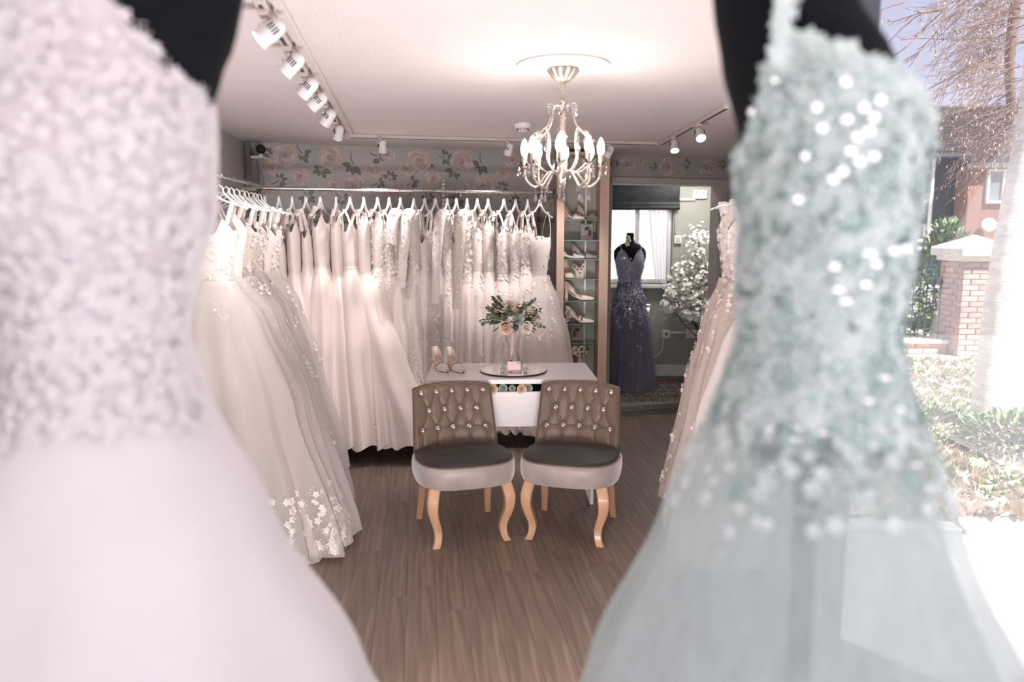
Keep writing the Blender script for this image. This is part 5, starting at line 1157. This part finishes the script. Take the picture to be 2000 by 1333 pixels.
# neckline and strap edge flowers
mb = MB()
for k in range(120):
    th = -PI/2+qq.uniform(-1.7, 1.7); p = fM(th, rimM(th)); flower_at(mb, p+Vector((0, -.004, qq.uniform(-.01, .012))), Vector((math.cos(th)*.4, -1, .3)).normalized(), qq.uniform(.010, .018), qq.random()*6)
for k in range(26):
    z = lerp(1.75, 1.88, qq.random()); flower_at(mb, Vector((-.096+qq.uniform(-.007, .007), -.112, z)), Vector((0, -1, 0)), qq.uniform(.009, .015), qq.random()*6)
stuff(mb.build('neckline_flower', mapp, mgw, smooth=False))
sqm = MB().lathe([(0, .0012), (.0026, .0008), (.0040, 0), (0, -.0004)], 8).mesh('sequin', seq, smooth=False)
spots = [(1645, 155), (1555, 385), (1570, 300), (1640, 330), (1672, 310), (1668, 262), (1700, 225), (1712, 190), (1600, 245), (1622, 345), (1648, 228), (1690, 250), (1655, 290), (1740, 485), (1760, 480), (1705, 510), (1693, 490), (1625, 515), (1685, 550), (1645, 582), (1632, 560), (1720, 730), (1690, 775), (1820, 835), (1500, 830), (1458, 806), (1556, 828), (1602, 838), (1550, 850), (1748, 790), (1780, 900), (1880, 860), (1510, 150), (1468, 215), (1590, 205), (1680, 205), (1700, 300)]
for px, py in spots:
    r = ray(px, py); best = None
    for i in range(120):       # march to the gown's near surface
        Y = .55+.5*i/120; P_ = Vector((0, 0, CH))+r*(Y/r.y); z = P_.z
        ru, rv, cu_, cv_ = interp(kM, z)
        if ((P_.x-rx-cu_)/ru)**2+((P_.y-FY-cv_)/rv)**2 < 1.04: best = P_; break
    if best:
        l = best-Vector((rx, FY, 0)); nn = Vector((l.x*.3-.1, -.9, -.34)).normalized(); link('sequin', sqm, mgw, l+nn*.012, rotto(nn).to_euler(), 1.6)
# sheer white veil gown at the far right of the window
tx, tz = XZ(2030, 190, 1.35)
vl = sheer('white_veil', (.86, .90, .91), .14, var=(3, .03, (8, 8, .2)))
vg_ = thing('veil', 'sheer white veil hanging at the right edge of the window', 'veil', (tx+.02, 1.36, 0))
kv = [(tz, .03, .03, 0, 0), (tz-.04, .05, .045, 0, 0), (1.55, .135, .08, 0, 0), (1.35, .17, .09, 0, 0), (1.0, .21, .11, .01, 0), (.42, .27, .15, .02, 0)]
fv = make_shape(kv, 9, 5, .10, tz, 81)
MB().surf(40, 90, lambda i, j: fv(2*PI*j, lerp(tz, .42, i)), cv=True).build('tulle', vl, vg_)
MB().tube([(0, 0, tz-.01), (0, 0, CZ-.01)], .002, 6).lathe([(0, tz+.012), (.018, tz+.005), (.02, tz-.01), (0, tz-.02)], 12).build('comb', chrome, vg_)

# ------------------------------------------------------------------ street outside
GZ = -.10
grs = mat('dry_lawn', (.42, .40, .28), .9, var=(6, .25, (.62, .56, .44)), bump=(60, .6))
road = mat('pale_paving', (.38, .37, .365), .85, var=(7, .05), bump=(90, .3))
st1 = struct(MB().prism([(2.37, -.6), (22, -2.5), (22, 3.4), (2.4, 4.3), (.95, 4.3), (.80, 1.84), (2.37, 1.84)], GZ-.1, GZ).build('pavement', road, smooth=False))
st3 = struct(MB().prism([(-9, -9), (12, -9), (12, -2), (2.37, -.6), (-9, -.6)], GZ-.1, GZ).build('bounce_ground_front', mat('pale_bounce_ground', (.55, .53, .53), .85, var=(7, .1), bump=(90, .3)), smooth=False))  # unseen ground added before the shop, kept pale to bounce sunlight inside
st2 = struct(MB().prism([(.98, 4.3), (2.4, 4.3), (22, 3.4), (40, 60), (3.1, 60), (3.1, 8.2)], GZ-.1, GZ-.004).build('lawn', grs, smooth=False))
kb_ = thing('kerb', 'pale stone kerb between the paving and the dry grass', 'kerb', (0, 0, GZ))
kbm = mat('kerb_stone', (.52, .52, .52), .8, var=(12, .08), bump=(60, .3))
for k in range(14):
    a = Vector((1.15+k*.92, 4.22-k*.92*.046, 0)); MB().box((0, 0, .012), (.90, .12, .05), b=.008).build('kerb_stone', kbm, kb_, loc=a, rz=-.046)
brk = mat('red_brick', (.52, .34, .29), .85, var=(14, .2), randv=.15, bump=(60, .4)); mort = mat('mortar', (.50, .37, .32), .9, var=(20, .06)); cap_m = mat('stone_cap', (.72, .68, .62), .8, var=(8, .08), bump=(50, .3))
bm_ = MB().box((0, 0, 0), (.215, .1, .065), b=.004).mesh('brick', brk, smooth=False); bm_h = MB().box((0, 0, 0), (.1025, .1, .065), b=.004).mesh('brick', brk, smooth=False)
def brick_face(parent, p, d, Ln, z0, z1, skip=0):
    nrow = int((z1-z0)/.075); ang = math.atan2(d.y, d.x)
    for r_ in range(nrow):
        x = (.1125/2 if r_ % 2 else .225/2)
        if r_ % 2: link('brick', bm_h, parent, p+d*(.1025/2)+Vector((0, 0, z0+.0375+r_*.075)), (0, 0, ang)); x = .1125+.225/2
        while x < Ln-.05:
            if x+.1075 <= Ln+.01: link('brick', bm_, parent, p+d*x+Vector((0, 0, z0+.0375+r_*.075)), (0, 0, ang))
            else: link('brick', bm_h, parent, p+d*(x-.056)+Vector((0, 0, z0+.0375+r_*.075)), (0, 0, ang))
            x += .225
PYr = 10.4
p0 = on_y(1868, 700, PYr); pier = thing('gate_pier', 'red brick gate pier with pale stone cap left of the birch trunk', 'pier', (p0.x, PYr, GZ))
ph = on_y(1868, 510, PYr).z-GZ; pw = .56
MB().box((pw/2, pw/2+.02, ph/2), (pw-.03, pw-.03, ph), b=.004).build('core', mort, pier, smooth=False)
brick_face(pier, Vector((0, .045, 0)), Vector((1, 0, 0)), pw, 0, ph); brick_face(pier, Vector((-.0+.045, pw+.0, 0)), Vector((0, -1, 0)), pw-.08, 0, ph)
MB().box((pw/2, pw/2, ph+.03), (pw+.10, pw+.10, .07), b=.01).build('cap_moulding', cap_m, pier); MB().box((pw/2, pw/2, ph+.12), (pw+.22, pw+.22, .12), b=.015).build('cap_slab', cap_m, pier)
MB().lathe([((pw+.2)*.7, ph+.18), (.03, ph+.34), (0, ph+.345)], 4, M=T((pw/2, pw/2, 0)) @ Matrix.Rotation(PI/4, 4, 'Z')).build('cap_top', cap_m, pier, smooth=False)
# low wall and railings
q0 = on_y(1560, 700, PYr); lw_ = p0.x-q0.x-.02
wh = on_y(1750, 688, PYr).z-GZ; wall = thing('garden_wall', 'low red brick garden wall under the iron railings', 'wall', (q0.x, PYr+.2, GZ))
MB().box((lw_/2, .12, max(.12, wh)/2), (lw_, .18, max(.12, wh)), b=.003).build('core', mort, wall, smooth=False)
brick_face(wall, Vector((0, .05, 0)), Vector((1, 0, 0)), lw_, 0, max(.15, wh))
MB().box((lw_/2, .1, max(.15, wh)+.025), (lw_, .28, .05), b=.01).build('coping', cap_m, wall)
rl = mat('black_iron', (.05, .07, .07), .5, metal=.3, var=(30, .2)); rlg = thing('iron_railing', 'dark iron spear topped railing on the low garden wall', 'railing', (q0.x, PYr+.3, GZ))
zt_, zr_ = on_y(1750, 536, PYr+.3).z-GZ, on_y(1750, 563, PYr+.3).z-GZ; zw = max(.15, wh)+.05
MB().box((lw_/2, 0, zr_), (lw_, .035, .014), b=.002).build('top_rail', rl, rlg); MB().box((lw_/2, 0, zw+.08), (lw_, .035, .014), b=.002).build('bottom_rail', rl, rlg)
bar_me = MB().tube([(0, 0, zw), (0, 0, zr_+.04)], .010, 8).lathe([(.010, zr_+.03), (.020, zr_+.045), (.012, zr_+.055), (.022, zr_+.07), (.018, zr_+.10), (.006, zt_-.05), (0, zt_)], 8).mesh('bar', rl)
nb_ = int(lw_/.095)
for k in range(nb_): link('bar', bar_me, rlg, (.05+k*.095, 0, 0))
# white house number style boxes hung on the railing (plain)
for k, px in enumerate((1714, 1724, 1737, 1748, 1759)):
    p = on_y(px, 643, PYr+.28); o = MB().box((0, 0, 0), (.055 if k > 1 else .035, .02, .11), b=.006).build('white_tag', plastic_w); o.location = (p.x, PYr+.268, p.z)
    tag(o, '%s of five small plain white plates on the iron railing' % ('leftmost', 'second', 'third', 'fourth', 'rightmost')[k], 'plate', 'white plates on the railing')
# parked car behind the railing
car = thing('car', 'pale silver car parked behind the iron railings', 'car', (on_y(1770, 640, 14).x, 14.2, GZ))
carp = mat('silver_car_paint', (.60, .62, .64), .3, metal=.4, coat=.6, var=(3, .02)); cw = mat('car_window', (.03, .04, .05), .1, var=(4, .2)); tyre = mat('tyre', (.02, .02, .02), .8, var=(30, .2))
def car_s(i, j):
    x = lerp(-2.1, 2.1, i); a = j*2*PI; wz = .86*(1-.12*abs(x/2.1)**6)
    hb = .86-.10*abs(x/2.1)**3; y = wz*(abs(math.cos(a))**.35)*(1 if math.cos(a) > 0 else -1); z = .52+(hb-.52 if math.sin(a) > 0 else .30)*(abs(math.sin(a))**.5)*(1 if math.sin(a) > 0 else -1)
    k = 1-.25*(abs(x)/2.1)**8; return Vector((x, y*k, z))
MB().surf(30, 32, car_s, cv=True, cap=True).build('body', carp, car)
def cab(sc_, up):
    def f(i, j):
        t_ = i; z = .80+.62*t_*up; x = (j if j <= .25 else 0); a = 2*PI*j; xx = math.copysign(abs(math.cos(a))**.4, math.cos(a))*(1.35-.55*t_)*sc_+.1; yy = math.copysign(abs(math.sin(a))**.4, math.sin(a))*(.80-.17*t_)*sc_
        return Vector((xx, yy, z))
    return f
MB().surf(6, 32, cab(1, .93), cv=True).build('window', cw, car); cb_ = MB().surf(4, 32, lambda i, j: (lambda v: Vector((v.x*(1-.9*i*.6)+.06*i, v.y*(1-.9*i*.6), 1.37+.07*math.sin(i*PI/2))))(cab(1.02, 1)(1, j)), cv=True, cap=True).build('roof', carp, car)
for x in (-1.3, 1.3):
    for y in (-.76, .76): MB().lathe([(0, -.1), (.25, -.1), (.31, -.07), (.31, .07), (.25, .1), (0, .1)], 24, M=T((x, y, .31)) @ Matrix.Rotation(PI/2, 4, 'X')).build('wheel', tyre, car)
# garden shrub
def leafy(name, lab, c, rad, n, ms, ls, cat='shrub', sq=1.0, seed=1):
    q = random.Random(seed); t = thing(name, lab, cat, (c[0], c[1], c[2]))
    mb = MB()
    for k in range(8): a = q.random()*6.28; mb.tube([(0, 0, 0), (rad[0]*.3*math.cos(a), rad[1]*.3*math.sin(a), rad[2]*.8), (rad[0]*.7*math.cos(a), rad[1]*.7*math.sin(a), rad[2]*1.5)], [.02, .012, .004], 5)
    mb.build('stem', bark, t)
    for mi, m in enumerate(ms):
        mb = MB()
        for k in range(n//len(ms)):
            u = Vector((q.gauss(0, 1), q.gauss(0, 1), q.gauss(0, 1))).normalized()*q.uniform(.5, 1)**.5; p = Vector((u.x*rad[0], u.y*rad[1], rad[2]+u.z*rad[2]))
            leaf3(mb, p, (u.x+q.uniform(-.6, .6), u.y+q.uniform(-.6, .6), u.z+q.uniform(-.3, .9)), ls*q.uniform(.7, 1.2), ls*.42)
        stuff(mb.build('leaf', m, t, smooth=False))
    return t
sg1 = mat('garden_leaf', (.10, .17, .07), .5, var=(9, .3)); sg2 = mat('garden_leaf_light', (.22, .30, .14), .5, var=(9, .2)); strw = mat('dry_straw', (.58, .50, .42), .7, var=(9, .2)); dred = mat('dry_red_leaf', (.45, .22, .16), .7, var=(9, .2))
c = on_y(1840, 600, 12.0); leafy('laurel_shrub', 'green shrub growing behind the railing beside the pier', (c.x, 12.0, GZ), (.42, .35, .95), 1500, [sg1, sg2], .11, seed=4)
c = on_y(1740, 620, 12.6); leafy('laurel_shrub', 'low dark shrub behind the middle of the railing', (c.x, 12.6, GZ), (.8, .4, .5), 900, [sg1], .11, seed=5)
c = on_z(1960, 880, GZ); leafy('ground_shrub', 'low green shrub at the foot of the birch trunk', (c.x-.1, c.y-.25, GZ), (.38, .3, .17), 900, [sg1, sg2], .07, seed=6)
c = on_z(1800, 850, GZ); leafy('ground_shrub', 'sprawling leafy weeds left of the birch trunk', (c.x, c.y, GZ), (.5, .35, .12), 800, [sg2, sg1], .06, seed=7)
# grass blades and straw
q = random.Random(33); 
def blades(name, lab, m, n, x0_, x1_, y0_, y1_, h, w_, lean):
    mb = MB()
    for k in range(n):
        y = y0_+(y1_-y0_)*q.random()**1.4; x = y*.41+.25+(y*.28+.3)*q.random(); a = q.random()*6.28; hh = h*q.uniform(.4, 1.2); l = lean*q.random()
        p = Vector((x, y, GZ)); s_ = Vector((math.cos(a), math.sin(a), 0)); e = Vector((-s_.y, s_.x, 0))
        mb.add([p-s_*w_, p+s_*w_, p+e*hh*l*.4+Vector((0, 0, hh*.6)), p+e*hh*l+Vector((0, 0, hh*(1-.5*l)))], [(0, 1, 2), (0, 2, 3)])
    tag(stuff(mb.build(name, m, smooth=False)), lab, 'grass')
blades('grass', 'rough green grass on the verge outside the window', sg2, 9000, 1.5, 8, 4.5, 9.8, .13, .005, .9)
blades('straw', 'pale dry straw lying over the verge outside the window', strw, 9000, 1.5, 8, 4.4, 9.8, .16, .004, 1.7)
# birch tree
brm = mat('birch_bark', (.80, .76, .72), .75, var=(7, .10, (.86, .83, .80)), wave=(2.2, 9, (.30, .25, .22), .32), stretch=(1, 1, 3.2), bump=(30, .5, .02)); twm = mat('brown_twig', (.15, .095, .075), .7, var=(20, .3)); lfm = mat('dry_catkin', (.40, .29, .23), .7, var=(12, .2))
BTY = 6.35; bb = on_z(1935, 850, GZ)
tree = thing('birch_tree', 'white barked birch tree with bare twigs and dry tan leaves', 'tree', (bb.x, BTY, GZ)); O = Vector((bb.x, BTY, GZ))
def tp(px, py, Y=BTY): return on_y(px, py, Y)-O
pts = [(1932, 860, .17), (1934, 800, .145), (1945, 700, .135), (1965, 560, .145), (1985, 430, .13), (2008, 300, .12), (2022, 200, .11), (2034, 60, .10), (2044, -80, .09)]
P = bez([tp(a, b) for a, b, r in pts], 6); rs = [p_[2] for p_ in pts]; rr2 = [lerp(rs[min(i//6, 8)], rs[min(i//6+1, 8)], (i % 6)/6) for i in range(len(P))]
MB().tube(P, rr2, 20).build('trunk', brm, tree)
P = bez([tp(1970, 840, BTY+.1), tp(1978, 740, BTY+.12), tp(1988, 620, BTY+.15), tp(2004, 480, BTY+.15)], 5); MB().tube(P, [lerp(.10, .07, i/15) for i in range(16)], 14).build('second_stem', brm, tree)
bm1 = [tp(1980, 330, BTY+.6), tp(1976, 220, BTY+.6), tp(1972, 120, BTY+.6), tp(1984, 0, BTY+.6), tp(1990, -90, BTY+.6)]
P = bez(bm1, 6); MB().tube(P, [lerp(.035, .05, i/24) for i in range(25)], 10).build('brown_stem', twm, tree)
def twig(pts, r0, r1, q, leaves, side, lm, sub=.5, n_sub=6):
    P = bez(pts, 8); k = len(P); side.tube(P, [lerp(r0, r1, i/(k-1)) for i in range(k)], 5)
    for s_ in range(n_sub):
        i = q.randrange(2, k-1); d = (P[min(i+1, k-1)]-P[i-1]).normalized(); a = q.choice((-1, 1))*q.uniform(.3, .8); e = Vector((d.x*math.cos(a)-d.z*math.sin(a), d.y+q.uniform(-.3, .3), d.x*math.sin(a)+d.z*math.cos(a)-.12))
        L = sub*q.uniform(.4, 1); P2_ = [P[i], P[i]+e*L*.5+Vector((0, 0, -.01)), P[i]+e*L+Vector((0, 0, -.05*L))]; side.tube(P2_, [r1*1.3, r1, r1*.7], 4)
        for l in range(leaves):
            t_ = q.random(); c_ = P2_[0].lerp(P2_[2], t_); leaf3(lm, c_, (q.uniform(-.7, .7), q.uniform(-.7, .7), -1), q.uniform(.016, .034), q.uniform(.006, .012))
q = random.Random(77); tw = MB(); lm = MB()
for pts in ([(1765, 5), (1720, 20), (1700, 42), (1673, 66)], [(1860, -10), (1842, 20), (1800, 60), (1770, 92), (1720, 125), (1673, 151)], [(1842, 20), (1800, 28), (1770, 48), (1730, 88)], [(1845, 22), (1830, 60), (1800, 95), (1775, 132)],
            [(1985, 72), (1910, 75), (1870, 78), (1800, 75), (1762, 78)], [(1930, 120), (1880, 140), (1830, 165), (1800, 180), (1758, 200)], [(1900, 0), (1870, 22), (1840, 42)], [(1850, 15), (1800, 25), (1745, 42), (1736, 38)]):
    twig([tp(a, b, BTY+q.uniform(-.2, .3)) for a, b in pts], 0.0065, .0026, q, 2, tw, lm, .16, 7)
for k in range(120):
    x0_ = q.uniform(1945, 2030); y0_ = q.uniform(-40, 300); L = q.uniform(50, 170)*(1-.25*(y0_ > 200)); dr = q.uniform(.2, .8); Yk = BTY+q.uniform(-.5, .8)
    pts = [(x0_, y0_), (x0_-L*.4, y0_+L*dr*.25), (x0_-L*.75, y0_+L*dr*.65), (x0_-L, y0_+L*dr*1.05)]
    twig([tp(a, b, Yk) for a, b in pts], .005, .0014, q, 2, tw, lm, .28, 9)
stuff(tw.build('twig', twm, tree)); stuff(lm.build('leaf', lfm, tree, smooth=False))
# house opposite
HY = 24.0
rfm = mat('brown_roof_tile', (.030, .022, .019), .85, var=(10, .25), wave=(1.2, 1, (.018, .015, .013), .4), bump=(12, .6, .05)); wlm = mat('shaded_grey_render', (.045, .045, .055), .85, var=(2, .08), bump=(20, .2))  # house wall colour darkened to carry its shade
hx0, hx1 = on_y(1560, 300, HY).x, on_y(2150, 300, HY).x; he = on_y(1850, 300, HY).z; hr = on_y(1850, 213, HY+2.6).z
hs = thing('house', 'grey house with brown tiled roof across the street', 'house', ((hx0+hx1)/2, HY, GZ))
Wd = hx1-hx0; MB().box((0, 2.6, (he-GZ)/2), (Wd-.3, 5.0, he-GZ), b=.01).build('wall', wlm, hs, smooth=False)
E_, R2 = he-GZ, hr-GZ
rows_ = 16; mb = MB()
for r_ in range(rows_):
    t0, t1 = r_/rows_, (r_+1)/rows_; y0_, y1_ = lerp(-.3, 2.6, t0), lerp(-.3, 2.6, t1)+.06; z0_, z1_ = lerp(E_-.08, R2, t0)+.05, lerp(E_-.08, R2, t1)+.01
    mb.add([(-Wd/2, y0_, z0_), (Wd/2, y0_, z0_), (Wd/2, y1_, z1_), (-Wd/2, y1_, z1_), (-Wd/2, y0_, z0_-.05), (Wd/2, y0_, z0_-.05)], [(0, 1, 2, 3), (0, 4, 5, 1)])
mb.add([(-Wd/2, 2.6, R2), (Wd/2, 2.6, R2), (Wd/2, 5.5, E_-.08), (-Wd/2, 5.5, E_-.08)], [(0, 1, 2, 3)]); mb.add([(-Wd/2, -.3, E_-.08), (-Wd/2, 2.6, R2), (-Wd/2, 5.5, E_-.08)], [(0, 1, 2)])
mb.build('roof', rfm, hs, smooth=False)
for k in range(int(Wd/.42)): MB().tube([(-Wd/2+k*.42, 2.6, R2), (-Wd/2+k*.42+.40, 2.6, R2+q.uniform(.0, .015))], .10+q.uniform(-.01, .02), 8).build('ridge_tile', rfm, hs)
MB().box((0, -.36, E_-.12), (Wd, .12, .10), b=.02).build('gutter', char_m, hs)
def hwin(px0, px1, py0, py1, lab=None):
    a, b = on_y(px0, py0, HY), on_y(px1, py1, HY); cxw, czw = (a.x+b.x)/2-(hx0+hx1)/2, (a.z+b.z)/2-GZ; w_, h_ = b.x-a.x, a.z-b.z
    mb = MB()
    for dx in (-w_/2, 0, w_/2): mb.box((cxw+dx, .06, czw), (.08, .12, h_), b=.01)
    for dz in (-h_/2, h_*.2, h_/2): mb.box((cxw, .06, czw+dz), (w_+.08, .12, .08), b=.01)
    f = mb.build('window', white_paint, hs); MB().box((cxw, .09, czw), (w_, .02, h_)).build('pane', mat('far_pane', (.20, .22, .26), .15, var=(1, .2)), f)
hwin(1767, 1815, 335, 393); hwin(1650, 1700, 335, 393); hwin(1765, 1800, 440, 540)
MB().tube([(on_y(1815, 400, HY).x-(hx0+hx1)/2, -.06, 0), (on_y(1815, 400, HY).x-(hx0+hx1)/2, -.06, E_-.1)], .06, 8).build('downpipe', plastic_w, hs)
def ghost_disc(px, py, Y, lab):  # pale discs added in place of round out-of-focus light ghosts
    p = on_y(px, py, Y); t = thing('bokeh_ghost', lab, 'bokeh ghost', (p.x, Y-.22, p.z))
    MB().lathe([(0, 0), (.11, .02), (.19, .06), (.20, .065), (.19, .055), (.1, .01), (0, -.01)], 24, M=rotto((-.25, -1, .3))).build('ghost_disc', plastic_w, t); MB().tube([(0, .02, 0), (0, .15, -.05), (0, .22, -.05)], .015, 6).build('arm', char_m, t)
ghost_disc(1850, 438, HY+.1, 'round white disc on the grey house wall, added as a bokeh ghost')
# red brick house nearer on the right
RY = 23.2; a = on_y(1896, 330, RY); rx1 = on_y(2250, 330, RY).x
hb = thing('brick_house', 'sunlit red brick house wall behind the birch trunk', 'house', (a.x, RY, GZ)); rhm = mat('far_brick', (.24, .13, .105), .85, var=(18, .2), bump=(20, .2))
hz = on_y(1900, 325, RY).z-GZ
MB().box(((rx1-a.x)/2, 3, hz/2), (rx1-a.x, .7, hz), b=.01).build('wall', rhm, hb, smooth=False); hb.children[0].location.y = -2.62
MB().box(((rx1-a.x)/2, -.08, hz+.03), (rx1-a.x+.2, .3, .14), b=.02).build('gutter', mat('pale_fascia', (.55, .62, .60), .6, var=(4, .05)), hb)
MB().prism([(-.2, -.3), (rx1-a.x, -.3), (rx1-a.x, .78), (-.2, .78)], hz+.1, hz+.25).build('roof_edge', rfm, hb, smooth=False)
wa, wb = on_y(1931, 333, RY), on_y(1985, 395, RY); mb = MB(); cxw, czw, w_, h_ = (wa.x+wb.x)/2-a.x, (wa.z+wb.z)/2-GZ, wb.x-wa.x, wa.z-wb.z
for dx in (-w_/2, 0, w_/2): mb.box((cxw+dx, -.02, czw), (.07, .1, h_), b=.01)
for dz in (-h_/2, h_/2): mb.box((cxw, -.02, czw+dz), (w_+.07, .1, .07), b=.01)
f = mb.build('window', white_paint, hb); MB().box((cxw, .0, czw), (w_, .02, h_)).build('pane', MATS['far_pane'], f)
ghost_disc(1922, 440, RY+.1, 'bokeh ghost disc added on the red brick house wall beside the birch')

# added light helpers: hidden back room fill lamp, reflector wall behind its window
bl_ = thing('added_fill_lamp', 'round white fill lamp added above the back room rug, hidden by the lintel', 'lamp', (1.75, 7.35, CZ+.05))
MB().lathe([(0, 0), (.17, 0), (.17, -.02), (.15, -.035), (0, -.035)], 32).build('housing', plastic_w, bl_); MB().lathe([(0, -.036), (.14, -.036), (.12, -.05), (0, -.055)], 32).build('diffuser', mat('fill_diffuser', (1, .96, .92), .4, emit=32), bl_)
yw = thing('reflector_wall', 'added white reflector wall lighting the sheer back curtain from behind', 'wall', (1.8, 13.5, GZ)); MB().box((0, 0, 1.5), (4.4, .2, 3.0), b=.01).build('render', mat('reflector_white', (.74, .70, .72), .8, var=(2, .05), bump=(30, .2)), yw); MB().box((0, 0, 3.03), (4.5, .3, .06), b=.01).build('coping', cap_m, yw)
